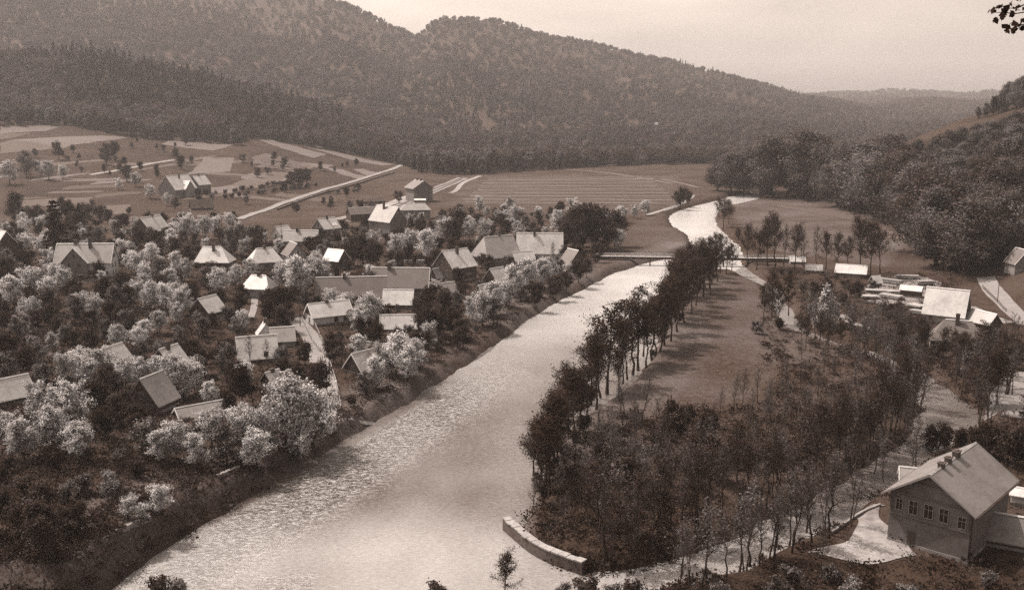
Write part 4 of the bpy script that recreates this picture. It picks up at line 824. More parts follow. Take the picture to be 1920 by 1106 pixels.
PROTO['edge'] = [grow(900 + s, 15, 4.4, .12, 18, 'round', 4, 2, .5, 1700, .75, .7, .25, 1, (a, b), .3, twig_r=.05) for s, (a, b) in enumerate([('wood_mid', 'wood_dark'), ('leaf_light', 'wood_light'), ('wood_dark', 'wood_mid'), ('wood_light', 'wood_mid')])] + [spruce(930, 17, 3.2, ('wood_dark', 'needle'), .8, 14, 1200)]
PROTO['hedge'] = PROTO['dark']
TN = {'hedge': 'hedge_tree', 'blossom': 'blossom_tree', 'dull': 'fruit_tree', 'dark': 'orchard_tree', 'bush': 'bush', 'alder': 'alder_tree', 'bare': 'bare_tree', 'broad': 'broadleaf_tree', 'spruce': 'spruce_tree', 'pyramid': 'pyramid_tree', 'edge': 'forest_tree'}
TC = {'bush': 'bush'}
TREES = []   # root, kind, x, y, z, height, label, group
trng = random.Random(77); _pi = {k: 0 for k in PROTO}
def tree_at(kind, x, y, h, label=None, group=None, z=None, wide=None):
    ps = PROTO[kind]; v = trng.randrange(len(ps)); tme, cme, hp = ps[v]; s = h / hp; z = float(hgt(x, y)) if z is None else z
    root = bpy.data.objects.new(TN[kind], None); root.empty_display_size = .3; root.location = (x, y, z - .05); root.rotation_euler = (0, 0, trng.uniform(0, 6.28))
    w = (wide or trng.uniform(.9, 1.12)); root.scale = (s * w, s * w, s); link(root)
    link(bpy.data.objects.new('trunk', tme), root); link(bpy.data.objects.new('crown', cme), root)
    root['category'] = TC.get(kind, 'tree'); TREES.append([root, kind, x, y, z, h, label, group]); return root
def tree_px(kind, cx, base, hp, label=None, group=None, wide=None):
    x, y, z = hit(cx, base); m = (y * cP - (z - CAMZ) * sP) / F; return tree_at(kind, x, y, hp * m, label, group, z, wide)
PLACED = []
def free(x, y, d):
    for a, b in PLACED:
        if (a - x) ** 2 + (b - y) ** 2 < d * d: return False
    return True
# blossoming trees one can pick out: foot x, foot y, height in the photograph's pixels
BL = [(50,332,48),(92,338,36),(18,346,44),(76,330,30),(118,336,26),(255,350,26),(222,356,22),(282,372,26),(312,386,24),(330,392,22),(255,436,28),
 (262,520,50),(247,512,42),(282,498,42),(122,548,44),(102,540,46),(60,560,60),(28,575,60),(215,590,56),(250,575,48),(282,585,58),(312,580,50),(340,592,56),(178,600,50),(300,625,44),(330,610,44),(272,640,42),
 (432,478,54),(350,452,50),(385,448,44),(402,444,40),(328,515,44),(346,528,44),(412,560,58),(442,540,44),(470,520,34),(388,540,40),(560,560,80),(535,545,56),(600,545,60),(585,525,44),
 (622,590,50),(640,596,40),(690,612,64),(672,628,50),(706,600,44),(800,488,58),(740,484,44),(772,480,50),(828,452,44),(845,440,34),(900,400,32),(955,400,30),(968,424,38),(1008,426,32),(1075,408,36),(1046,428,34),(1130,440,44),(1165,418,32),(1210,404,28),(1188,410,26),(880,452,40),(908,448,38),(985,432,30),(935,424,30),
 (990,545,62),(1018,540,56),(962,556,60),(928,590,64),(948,576,54),(1030,532,50),(905,612,66),(925,610,56),(884,600,44),
 (130,720,60),(168,736,70),(196,712,62),(236,730,60),(332,742,78),(300,716,50),(366,738,64),(342,664,42),(150,700,50),(260,716,48),
 (72,800,86),(132,806,94),(100,848,90),(46,862,80),(146,862,74),(20,830,60),(268,850,66),(330,862,76),(398,842,78),(300,868,66),(452,826,70),(536,838,136),(586,838,118),(500,850,92),(480,880,76),(424,872,80),(560,868,96),(610,812,70),(372,880,70),
 (742,704,82),(764,716,70),(704,728,62),(722,700,60),(780,690,60),(690,742,46),(1160,470,40),(700,470,38),(660,476,30),(818,560,36),
 (240,972,46),(300,962,56),(270,976,36)]
for k, (a, b, h) in enumerate(BL): r_ = tree_px('blossom' if k % 9 else 'dull', a, b, h); PLACED.append((r_.location.x, r_.location.y))
tree_px('spruce', 108, 492, 122, 'tall black spruce standing alone behind the gabled villa', None, 1.15)
tree_px('spruce', 150, 440, 62, 'broad dark conifer right of the tall black spruce', None, 1.5)
tree_px('pyramid', 1553, 612, 78, 'pale pyramid-shaped blossoming tree at the garden by the mill race', None, 1.0)
for (a, b, h) in [(1152,462,66),(1090,470,84),(1115,466,80),(1075,452,56),(1060,470,60),(1140,470,60),(680,500,60),(662,498,56),(700,505,52),(860,450,60),(850,470,60),(540,590,54),(524,600,60),(515,590,50),(505,610,50),(830,600,60),(812,590,56),(796,620,64),(800,640,66),(820,632,60),(785,600,48),(850,632,56),(865,640,44),(1005,576,46),(1040,560,44),(1062,548,40),(1085,530,44),(1100,520,36),(455,305,16),(200,310,40),(215,300,34),(110,300,34),(340,318,26),(238,340,30),(330,300,22),(545,352,30),(560,350,34),(575,346,30),(650,370,20),(1275,392,40),(1290,386,30),(430,790,60),(455,760,80),(160,420,40),(130,420,44),(30,420,60),(180,430,46)]:
    r_ = tree_px('dark', a, b, h); PLACED.append((r_.location.x, r_.location.y))
sx, sy, sz = hit(108, 492); HBOX.append((86, 380, 132, 478, sy)); PLACED += [(sx + a, sy + b) for a in (-3, 3) for b in (-4, 0, 4)]
px_, py_, pz_ = hit(1788, 790); HBOX.append((1742, 752, 1832, 806, py_)); HBOX.append((1598, 872, 1634, 930, hit(1610, 910)[1]))
def blocks(cx, by, h, wpx, y):
    """would a crown hide a roof that the photograph shows?"""
    x0, x1, y0, y1 = cx - wpx / 2, cx + wpx / 2, by - h, by - h * .2
    for a, b, c, d, D in HBOX:
        if y < D + 2 and x1 > a and x0 < c and y0 < d and y1 > b:
            ov = (min(x1, c) - max(x0, a)) * (min(y1, d) - max(y0, b))
            if ov > .12 * (c - a) * (d - b) or ov > .5 * wpx * h: return True
    return False
def infoot(x, y, e=1.0): return any((a - x) ** 2 + (b - y) ** 2 < (r + e) ** 2 for a, b, r in FOOT)
VILLAGE = [(-60,470),(60,400),(260,425),(430,425),(560,455),(640,430),(720,445),(790,420),(860,405),(1130,402),(1160,425),(1140,472),(1105,508),(1040,556),(985,596),(935,630),(850,680),(800,720),(745,752),(660,800),(600,846),(520,888),(430,930),(345,985),(240,1040),(120,1106),(-60,1106)]
vxy = np.array([hit(a, min(b, 1100))[:2] for a, b in VILLAGE])
ROADS_XY = [slope_road] + [resample(np.array([hit(a, b)[:2] for a, b in pts]), 1.5) for nm, pts, w in PATHS if nm == 'road']
def onroad(x, y, d=2.6): return any((((q - (x, y)) ** 2).sum(1)).min() < d * d for q in ROADS_XY)
cand = []
lo, hi_ = vxy.min(0), vxy.max(0); n_b = n_d = n_u = 0
crng = np.random.default_rng(5)
for _ in range(9000):
    x = crng.uniform(lo[0], hi_[0]); y = lo[1] + (hi_[1] - lo[1]) * crng.random() ** 1.25
    cand.append((x, y))
cin = inside(np.array([c[0] for c in cand]), np.array([c[1] for c in cand]), vxy); cdw = d_water(np.array([c[0] for c in cand]), np.array([c[1] for c in cand]))[0]
CNT = {'blossom': sum(1 for t_ in TREES if t_[1] == 'blossom'), 'dull': 0, 'dark': 0, 'bush': 0}
for (x, y), ok, dw in zip(cand, cin, cdw):
    if not ok or dw < 6 or infoot(x, y, 1.2) or onroad(x, y): continue
    cx, by = proj(x, y, float(hgt(x, y))); D = y
    rnd = crng.random(); bias = float(fbm(np.array(x / 26.), np.array(y / 26.), 2, 41))
    lowleft = by > 860
    kind = 'bush' if rnd < (.62 if lowleft else .26) else ('blossom' if rnd < .26 + (.34 if bias > .42 else .12) * (0.4 if lowleft else 1) else ('dull' if rnd < .62 else 'dark'))
    if CNT.get(kind, 0) >= (215 if kind == 'bush' else 285): continue
    gap = {'bush': 3.0, 'blossom': 5.4, 'dull': 5.2, 'dark': 4.8}[kind] * (1 + .25 * (y > 300))
    if not free(x, y, gap): continue
    h = crng.uniform(4.4, 7.6) if kind != 'bush' else crng.uniform(1.8, 3.4); m = F / D
    if blocks(cx, by, h * m, h * .9 * m, y): continue
    tree_at(kind, x, y, h); PLACED.append((x, y)); CNT[kind] += 1
# hedges and scattered trees on the slope fields
for k in range(420):
    px = crng.uniform(-20, 760); py = crng.uniform(255, 420); b = float(fbm(np.array(px / 60.), np.array(py / 16.), 2, 91))
    if b < .47 or py > 405 or (py < 300 and px > 460): continue
    x, y, z = hit(px, py)
    if infoot(x, y, 2) or onroad(x, y, 6) or not free(x, y, 6): continue
    h = crng.uniform(3.2, 8) * (1.2 if py < 300 else 1)
    if blocks(px, py, h * F / y, h * F / y, y): continue
    tree_at('hedge' if crng.random() < .75 else 'dull', x, y, h); PLACED.append((x, y))
for pts in ([(395,366),(440,362),(500,352),(560,340)],[(400,374),(450,370),(520,360),(590,350)],[(615,363),(660,362),(690,347),(720,342),(770,338)],[(30,330),(110,336),(200,352),(250,366)],[(870,312),(960,318),(1100,318),(1240,326)],[(880,420),(960,436),(1060,440),(1130,430)]):
    P = resample(np.array([hit(a, b)[:2] for a, b in pts]), 5.5)
    for x, y in P:
        if CNT['bush'] < 262 and not infoot(x, y, 1): tree_at('bush', x + crng.normal() * 1.2, y + crng.normal() * 1.2, crng.uniform(2, 4)); CNT['bush'] += 1
# alders along the island bank and beside the bridge: foot x, foot y, height
AL = [(1012,915,130),(1024,905,150),(1040,872,160),(1052,850,150),(1066,815,130),(1075,828,140),(1016,930,110),(1100,790,140),(1118,768,150),(1085,812,120),(1034,892,140),(1228,668,110),(1244,634,120),(1266,604,110),(1254,596,96),(1280,580,100),(1288,556,84),(1300,548,80),(1310,548,80),(1322,540,76),(1266,540,60),(1268,556,70),(1332,552,80),(1344,528,64),(1362,514,60),(1292,522,56),(1326,516,54),(1306,530,60),(1206,678,120),(1176,722,110),(1000,905,110),(1030,930,150),(1058,796,122),(1046,880,150),(1090,806,90),(1108,770,110),(1126,756,160),(1138,748,150),(1160,742,90),(1168,730,120),(1186,712,130),(1196,700,140),(1212,690,130),(1222,676,150),(1236,660,120),(1246,648,140),(1258,640,130),(1270,622,110),(1250,610,90),(1284,606,110),(1262,585,90),(1296,590,100),(1276,560,90),(1304,572,96),(1318,556,90),(1290,540,76),(1330,540,80),(1312,530,70),(1336,520,64),(1350,512,70),(1372,508,66),(1278,520,56),(1300,512,50),(1340,498,60),(1318,505,56),(1256,520,40),
 (1402,500,84),(1418,506,90),(1440,500,86),(1452,506,96),(1470,500,84),(1490,508,90),(1508,500,86),(1530,508,92),(1548,506,84),(1570,510,96),(1588,506,80),(1612,516,100),(1632,520,98),(1650,512,80),(1425,490,70),(1384,470,46),(1356,432,52),(1348,412,44),(1366,420,40),
 (1432,605,90),(1460,618,96),(1448,596,80),(1478,600,70),(1502,640,50),(1536,650,60),(1552,660,70),(1575,652,60),(1592,640,56),(1510,650,60)]
for (a, b, h) in AL:
    x, y, z = hit(a, b); z = max(z, .6); m = (y * cP - (z - CAMZ) * sP) / F; h *= trng.uniform(.78, 1.2); tree_at('alder' if not (a > 1395 and b < 540) or trng.random() < .75 else 'bare', x, y, h * m, None, None, z, trng.uniform(.95, 1.2) if a < 1395 else .9); PLACED.append((x, y))
# the thicket of slender trees at the lower end of the island and along the mill race
THICK = [(1010,905),(1080,830),(1180,770),(1260,800),(1420,755),(1480,690),(1580,665),(1680,640),(1720,660),(1760,660),(1800,650),(1740,720),(1735,760),(1745,815),(1710,850),(1640,890),(1560,935),(1480,985),(1380,1020),(1250,1066),(1100,1072),(1040,1040),(990,990)]
txy = np.array([hit(a, b)[:2] for a, b in THICK]); lo, hi_ = txy.min(0), txy.max(0); n = 0
C_ = np.stack([crng.uniform(lo[0], hi_[0], 5000), crng.uniform(lo[1], hi_[1], 5000)], -1); ci = inside(C_[:, 0], C_[:, 1], txy); cw = d_water(C_[:, 0], C_[:, 1])[0]
for (x, y), ok, dw in zip(C_, ci, cw):
    if not ok or dw < .8 or infoot(x, y, .5) or n >= 135: continue
    if not free(x, y, 3.0 if y < 190 else 3.6): continue
    cx, by = proj(x, y, 2); h = crng.uniform(5.5, 12); m = F / y
    if blocks(cx, by, h * m, 3 * m, y): continue
    near_water = dw < 3
    if by < 900: h *= .72
    tree_at('bare', x, y, h, 'bare slender tree in the tangled thicket at the lower end of the island', 'thicket trees on the island', None, 1.0)
    PLACED.append((x, y)); n += 1
# tall dark trunks along the island's own bank of the mill race
PROTO['row'] = [grow(960 + s, 12.5, 2.6, .45, 16, 'fan', 4, 4, .6, 700, .2, .35, .19, 1, ('leaf_dark', 'leaf_mid'), .4, twig_r=.022) for s in range(4)]
TN['row'] = 'bank_tree'; _pi['row'] = 0
Q = resample(race_xy[8:15], 2.0); T_ = np.gradient(Q, axis=0); T_ /= np.linalg.norm(T_, axis=1)[:, None]; qw = np.interp(np.linspace(0, 1, len(Q)), np.linspace(0, 1, 7), race_w[8:15])
for (x, y), (tx, ty), w_ in zip(Q, T_, qw):
    o_ = w_ / 2 + crng.uniform(.6, 4.5); x += ty * o_ + crng.normal() * .4; y += -tx * o_ + crng.normal() * .4; xa = np.array([x]); ya = np.array([y])
    if d_water(xa, ya)[0][0] < .2: x, y = x - 2 * ty * o_, y + 2 * tx * o_
    dwv, dmv = d_water(np.array([x]), np.array([y]))
    if dwv[0] < .2 or infoot(x, y, 1): continue
    pc, pb = proj(x, y, 1.5); h = crng.uniform(9, 14)
    if blocks(pc, pb, h * F / y, 2 * F / y, y) or crng.random() < .12: continue
    tree_at('row', x, y, h, 'tall dark trunk standing in the row along the island bank of the mill race', 'tall trees lining the mill race'); PLACED.append((x, y))
T3 = np.array([hit(a, b)[:2] for a, b in [(1590,700),(1620,640),(1750,640),(1900,650),(1900,740),(1850,770),(1745,738),(1690,720)]]); lo, hi_ = T3.min(0), T3.max(0); n = 0
for _ in range(700):
    x, y = crng.uniform(lo[0], hi_[0]), crng.uniform(lo[1], hi_[1]); xa, ya = np.array([x]), np.array([y])
    if n >= 34 or not inside(xa, ya, T3)[0] or d_water(xa, ya)[0][0] < .5 or infoot(x, y, 1) or not free(x, y, 3.2): continue
    pc, pb = proj(x, y, 1.5); h = crng.uniform(7, 12.5)
    if blocks(pc, pb, h * F / y, 3 * F / y, y): continue
    tree_at('bare' if n % 4 else 'alder', x, y, h, 'bare slender tree in the grove between the pond and the brown hipped cottage' if n % 4 else None, 'grove by the mill race pond' if n % 4 else None); PLACED.append((x, y)); n += 1
# slender trees standing along both banks of the mill race
for side in (-1, 1):
    Q = resample(race_xy[5:14], 3.4); T_ = np.gradient(Q, axis=0); T_ /= np.linalg.norm(T_, axis=1)[:, None]
    for (x, y), (tx, ty) in zip(Q, T_):
        d_ = crng.uniform(4.0, 8.5); x += -ty * side * d_ + crng.normal(); y += tx * side * d_ + crng.normal()
        if d_water(np.array([x]), np.array([y]))[0][0] < .5 or infoot(x, y, .5): continue
        pc, pb = proj(x, y, 1.5); h = crng.uniform(7, 12)
        if blocks(pc, pb, h * F / y, 3 * F / y, y) or (1560 < pc < 1700 and pb > 940) or crng.random() < .25: continue
        tree_at('bare', x, y, h, 'bare slender tree leaning over the bank of the mill race', 'trees along the mill race'); PLACED.append((x, y))
TH2 = [(1490,552),(1620,532),(1690,590),(1745,600),(1740,690),(1690,690),(1620,650),(1560,622)]; t2 = np.array([hit(a, b)[:2] for a, b in TH2]); lo, hi_ = t2.min(0), t2.max(0); n = 0
C_ = np.stack([crng.uniform(lo[0], hi_[0], 900), crng.uniform(lo[1], hi_[1], 900)], -1); ci = inside(C_[:, 0], C_[:, 1], t2); cw = d_water(C_[:, 0], C_[:, 1])[0]
for (x, y), ok, dw in zip(C_, ci, cw):
    if not ok or dw < .6 or infoot(x, y, 1) or n >= 36 or not free(x, y, 6.0): continue
    cx, by = proj(x, y, 2); h = crng.uniform(4, 8.5)
    if blocks(cx, by, h * F / y, 4 * F / y, y): continue
    tree_at('bare' if n % 3 else 'dark', x, y, h, 'bare slender tree in the scrub between plank yard and island meadow' if n % 3 else None, 'scrub trees by the plank yard' if n % 3 else None); PLACED.append((x, y)); n += 1
for (a, b, h) in [(1275,830,80),(1320,850,90),(1240,860,80),(1300,880,80),(1345,905,90),(1130,900,80),(1180,930,80)]: tree_px('dark', a, b, h)
# trees on the far side of the mill race and round the near mill house
for (kind, a, b, h) in [('bare',1490,1020,150),('bare',1510,1010,160),('bare',1450,1050,120),('bare',1400,1070,130),('bare',1540,1085,110),('bare',1640,900,110),('bare',1655,915,100),('bare',1600,930,110),('bare',1560,960,130),('alder',1870,760,110),('alder',1850,770,120),('alder',1836,782,110),('bare',1885,740,90),('alder',1845,690,90),('alder',1800,700,80),('alder',1765,690,80),('alder',1730,676,76),('bare',1880,830,70),('dark',1850,860,70),('dark',1880,870,80),('dark',1905,880,90),('dark',1895,850,60),('dark',1830,850,50),('dark',1800,850,50),('dark',1770,850,60),('dark',1745,856,60),('dark',1880,680,46),('dark',1900,690,50),('dark',1870,660,44),('bare',1905,650,60),('dull',1760,670,30),('dull',1720,660,34),('bush',1840,1060,24),('bush',1850,1100,34),('bush',1560,1095,40),('bush',1480,1100,40)]:
    tree_px(kind, a, b, h)
tree_px('alder', 947, 1128, 106, 'small lone bush-crowned tree in the water edge below the stone pier')
for (a, b, h) in [(1272,1106,150),(1318,1093,170),(1362,1082,140),(1404,1066,180),(1442,1054,150),(1484,1036,170),(1522,1022,150),(1554,1002,165),(1592,984,120),(1295,1100,120),(1425,1060,130)]: tree_px('bare', a, b, h)
for (a, b, h) in [(468,690,66),(500,686,52),(208,704,50),(1036,496,44),(846,514,44),(325,704,46),(690,700,46),(1785,668,60),(1745,640,50)]: tree_px('bare', a, b, h)
for k in range(60):
    a = trng.uniform(1420, 1760); b = trng.uniform(515, 640); x, y, z = hit(a, b); h = trng.uniform(1.4, 3.6)
    if CNT['bush'] < 285 and not infoot(x, y, 1) and d_water(np.array([x]), np.array([y]))[0][0] > .5 and not blocks(a, b, h * F / y, h * F / y, y) and not (a < 1480 and 520 < b < 570): tree_at('bush', x, y, h); CNT['bush'] += 1
# low suckers and shrubs under the bank alders
for (a, b, h) in AL[:48]:
    if trng.random() < .7 and CNT['bush'] < 296:
        x, y, z = hit(a + trng.uniform(-8, 10), b + trng.uniform(-2, 5)); z = max(z, .6); tree_at('bush', x, y, trng.uniform(1.5, 3.4), None, None, z); CNT['bush'] += 1
for (a, b, h) in [(300,1122,44),(330,1125,40),(820,1128,40),(1060,1124,36),(1098,1130,50),(1150,1122,30),(1185,1134,50),(1300,1126,30),(1345,1132,46),(1450,1128,52),(1478,1120,26),(1600,1122,40),(1700,1130,36)]: tree_px('bush', a, b, h)
# big trees on the right-hand slope
BR = [(1722,312,40),(1750,306,40),(1778,300,44),(1806,292,42),(1832,288,44),(1858,282,44),(1884,274,44),(1905,268,46),(1345,358,50),(1370,362,60),(1395,366,66),(1425,368,76),(1450,370,90),(1475,368,96),(1500,372,98),(1525,370,94),(1545,372,86),(1562,376,80),(1430,340,60),(1470,338,64),(1510,338,66),(1545,340,66),(1570,388,86),(1590,396,100),(1612,402,106),(1635,408,96),(1580,360,70),(1610,360,76),(1645,366,84),(1670,372,92),(1660,412,100),(1640,388,90),(1685,418,104),(1700,424,96),(1690,380,84),(1720,400,90),(1742,420,92),(1715,456,112),(1735,476,120),(1726,446,100),(1760,460,110),(1755,500,118),(1780,506,126),(1772,480,110),(1800,470,100),(1806,516,112),(1822,500,100),(1840,490,104),(1826,460,90),(1850,470,96),(1780,430,80),(1810,420,80),(1845,430,86),(1870,440,100),(1760,390,74),(1795,385,72),(1830,385,70),(1865,395,80),(1890,400,84),(1740,370,60),(1780,350,56),(1815,345,54),(1850,345,60),(1880,350,70),(1905,345,70),(1720,350,50),(1760,330,42),(1800,315,38),(1840,312,40),(1875,315,50),(1905,310,60),(1880,470,90),(1862,500,60),(1920,440,90),(1930,380,80),(1700,330,30)]
for (a, b, h) in BR:
    kind = 'broad' if trng.random() < .86 else 'spruce'; tree_px(kind, a, b, h * 1.22, None, None, None if kind == 'spruce' else trng.uniform(1.1, 1.4))
for (a, b, h) in [(1835,222,20),(1848,220,26),(1862,216,34),(1876,212,44),(1890,208,52),(1905,206,56),(1922,204,60),(1940,200,60)]: tree_px('broad', a, b, h, None, 'crest')
for (a, b, h) in [(1868,492,50),(1884,486,70),(1900,470,90),(1890,440,70),(1912,420,80)]: tree_px('dull', a, b, h, None, 'pale')
# twig tips that hang into the sky corner from a tree on the photographer's own rock: trunk and limbs stand outside the frame
root = empty('overhanging_tree', (9.2, 11.8, float(hgt(9.2, 11.8)) - .3), 0); tag(root, 'near leafy tree whose twig tips hang into the sky corner', 'tree')
def corner(px, py, yy):
    dx, dy, dz = ray(px, py); t_ = yy / dy; return Vector((dx * t_, yy, CAMZ + dz * t_)) - root.location
top = corner(2050, -160, 11.9); b = MB(); b.tube((0, 0, -.4), (.1, .05, top.z * .5), .2, .15, 8); b.tube((.1, .05, top.z * .5), (-.3, 0, top.z + 1.2), .15, .07, 8); b.tube((-.2, 0, top.z * .85), top, .06, .03, 6)
hub = corner(1960, -30, 11.8); b.tube(top, hub, .03, .014, 5); b.build('trunk', M['bark'], root)
TW = [([(1925,8),(1908,14),(1896,16),(1886,15)],[(1909,16,11),(1913,0,10),(1889,16,10),(1884,20,7),(1872,13,6),(1899,10,8)]),([(1930,22),(1905,26),(1880,24),(1862,24)],[(1897,27,11),(1885,23,10),(1860,22,7),(1866,38,6),(1880,30,5),(1918,16,9)]),([(1932,44),(1912,48),(1898,54),(1888,56)],[(1889,56,10),(1899,58,6),(1901,45,7),(1909,48,8),(1917,40,9),(1917,54,8),(1884,52,5)])]
lr = np.random.default_rng(4); V = []; b = MB()
for line, lv_ in TW:
    P = [hub] + [corner(a, c, 11.8 + lr.normal() * .12) for a, c in line]
    for q in range(len(P) - 1): b.tube(P[q], P[q + 1], .012 - .002 * q, .010 - .002 * q, 4)
    for (a, c, s) in lv_:
        for rep in range(5):
            c3 = np.array(corner(a + lr.normal() * 2.2, c + lr.normal() * 2.2, 11.8 + lr.normal() * .1)); V.append(c3)
b.build('twig', M['twig'], root)
lv, lf = leaves_np(np.array(V), .062, lr, 0, .75); link(bpy.data.objects.new('crown', mesh_np('crown', lv, lf, [M['leaf_dark']])), root)

# ---------------------------------------------------------------- the forest on the hills: the nearest 300 as trees, the rest as one wood
frng = np.random.default_rng(9); NC = 75000
fu = frng.uniform(-.60, .56, NC); fyv = np.exp(frng.uniform(math.log(800), math.log(4700), NC * 1)); acc = frng.random(NC) < np.clip((fyv / 1500) ** .2, 0, 1)
fx = fu * fyv; fzv = hgt(fx, fyv); fpx, fpy = proj(fx, fyv, fzv)
edge = np.interp(fpx, fex, fey) + 2; open_ = (fpx > 900) & (fpy > 222) & (fyv < 2600) & (fbm(fpx / 70, fpy / 14, 3, 15) < .18)
okf = (fpy < edge) & ~open_ & acc & (fpx > -120) & (fpx < 2040) & ~((fpx > 1690) & (fyv < 1200)) & ~((fpx > 925) & (fpx < 1015) & (fpy > 239) & (fpy < 243))
# leave out what ridges hide: compare with the highest line of sight up to each tree
slope = (Z - CAMZ + 14) / Y; hmax = np.maximum.accumulate(np.where(Y > 300, (Z - CAMZ) / Y, -9), axis=0)
jj = np.clip(np.interp(fyv, ys, np.arange(nY)).astype(int), 0, nY - 1); ii2 = np.clip(((fu - us[0]) / (us[1] - us[0])).astype(int), 0, nU - 1)
okf &= (fzv + 16 - CAMZ) / fyv > hmax[jj, ii2] - .002
# thin by spacing on a grid
cell = {}; keep = []
for k in np.flatnonzero(okf):
    s = 7.0 if fyv[k] < 1300 else (8.5 if fyv[k] < 1900 else 12.0); key = (int(fx[k] // s), int(fyv[k] // s))
    if key in cell: continue
    cell[key] = 1; keep.append(k)
keep = np.array(keep); keep = keep[np.argsort(fyv[keep])]
conif = fbm(fx / 120, fyv / 160, 3, 61); light = fbm(fx / 60, fyv / 80, 3, 67)
band = (fpx > 120) & (fpx < 640) & (fpy > 95 + (fpx - 160) * .24) & (fpy < 215 + (fpx - 300) * .05)
edge_i = keep[:300]; 
for k in edge_i:
    x, y = float(fx[k]), float(fyv[k]); tree_at('edge', x, y, frng.uniform(9, 16), 'leafy tree on the forest edge above the slope fields and valley floor', 'forest edge trees', float(fzv[k]))
rest = keep[300:]
pcol = bpy.data.collections.new('wood_kinds')
def wood_kind(nm, seed, a, b, con=False):
    rng = np.random.default_rng(seed)
    if con:
        z = rng.random(170) ** .8; rad = (1 - z) * 3.0 * rng.uniform(.55, 1.05, 170); az = rng.uniform(0, 6.28, 170); C = np.stack([np.cos(az) * rad, np.sin(az) * rad, z * 15 + .5], -1); lv, lf = leaves_np(C, 1.3, rng, .3)
    else:
        d = rng.normal(size=(200, 3)); d /= np.linalg.norm(d, axis=1)[:, None]; rr_ = rng.uniform(.55, 1.05, (200, 1)); C = d * rr_ * np.array([5.0, 5.0, 4.6]) + np.array([0, 0, 6.2]); C += (vnoise(C[:, 0] * .5 + 9, C[:, 1] * .5 + 7, seed)[:, None] - .5) * 1.5; lv, lf = leaves_np(C, 1.45, rng, 0, 1, 1.0)
    tv, tf = tubes_np([((0, 0, -1), (0, 0, 8), .25, .12)], 4)
    me = mesh_np(nm, np.concatenate([tv, lv]), np.concatenate([tf, lf + len(tv)]), [M['bark'], M[a], M[b]], np.concatenate([np.zeros(len(tf), int), np.where(rng.random(len(lf)) < .7, 1, 2)]))
    o = bpy.data.objects.new(nm, me); pcol.objects.link(o)
for k, (nm, a, b, c) in enumerate([('wood_a', 'wood_dark', 'wood_mid', 0), ('wood_b', 'wood_mid', 'wood_light', 0), ('wood_c', 'wood_light', 'wood_mid', 0), ('wood_d', 'needle', 'wood_dark', 1), ('wood_e', 'wood_mid', 'wood_dark', 0), ('wood_f', 'wood_dark', 'needle', 1)]): wood_kind(nm, 70 + k, a, b, c)
kindi = np.where(band[rest] & (frng.random(len(rest)) < .8), np.where(frng.random(len(rest)) < .6, 3, 0), np.where(conif[rest] + frng.normal(size=len(rest)) * .06 > .68, np.where(frng.random(len(rest)) < .4, 3, 5), np.where(light[rest] + frng.normal(size=len(rest)) * .08 > .46, np.where(frng.random(len(rest)) < .55, 2, 1), np.where(frng.random(len(rest)) < .5, 0, np.where(frng.random(len(rest)) < .7, 4, 1)))))
def scatter(name, pts, kinds, scales, col):
    me = bpy.data.meshes.new(name); me.vertices.add(len(pts)); me.vertices.foreach_set('co', np.asarray(pts, np.float32).ravel())
    for an, tp, arr in (('which', 'INT', kinds.astype(np.int32)), ('size', 'FLOAT', scales.astype(np.float32)), ('turn', 'FLOAT', np.random.default_rng(3).uniform(0, 6.28, len(pts)).astype(np.float32))):
        at = me.attributes.new(an, tp, 'POINT'); at.data.foreach_set('value', arr)
    o = link(bpy.data.objects.new(name, me)); g = bpy.data.node_groups.new(name, 'GeometryNodeTree')
    g.interface.new_socket('Geometry', in_out='INPUT', socket_type='NodeSocketGeometry'); g.interface.new_socket('Geometry', in_out='OUTPUT', socket_type='NodeSocketGeometry')
    N = g.nodes.new; Lk = g.links.new; gi = N('NodeGroupInput'); go = N('NodeGroupOutput'); ci = N('GeometryNodeCollectionInfo'); ci.inputs['Collection'].default_value = col; ci.inputs['Separate Children'].default_value = True; ci.inputs['Reset Children'].default_value = True
    ip = N('GeometryNodeInstanceOnPoints'); ip.inputs['Pick Instance'].default_value = True
    def na(nm, ty): q = N('GeometryNodeInputNamedAttribute'); q.data_type = ty; q.inputs['Name'].default_value = nm; return q.outputs['Attribute']
    cx = N('ShaderNodeCombineXYZ'); Lk(na('turn', 'FLOAT'), cx.inputs['Z'])
    mp_ = N('GeometryNodeMeshToPoints') if False else None
    Lk(gi.outputs[0], ip.inputs['Points']); Lk(ci.outputs[0], ip.inputs['Instance']); Lk(na('which', 'INT'), ip.inputs['Instance Index']); Lk(cx.outputs[0], ip.inputs['Rotation']); Lk(na('size', 'FLOAT'), ip.inputs['Scale']); Lk(ip.outputs[0], go.inputs[0])
    md = o.modifiers.new('scatter', 'NODES'); md.node_group = g; return o
wood = scatter('hill_forest', np.stack([fx[rest], fyv[rest], fzv[rest] - .4], -1), kindi, frng.uniform(.65, 1.25, len(rest)), pcol); tag(wood, kind='stuff')
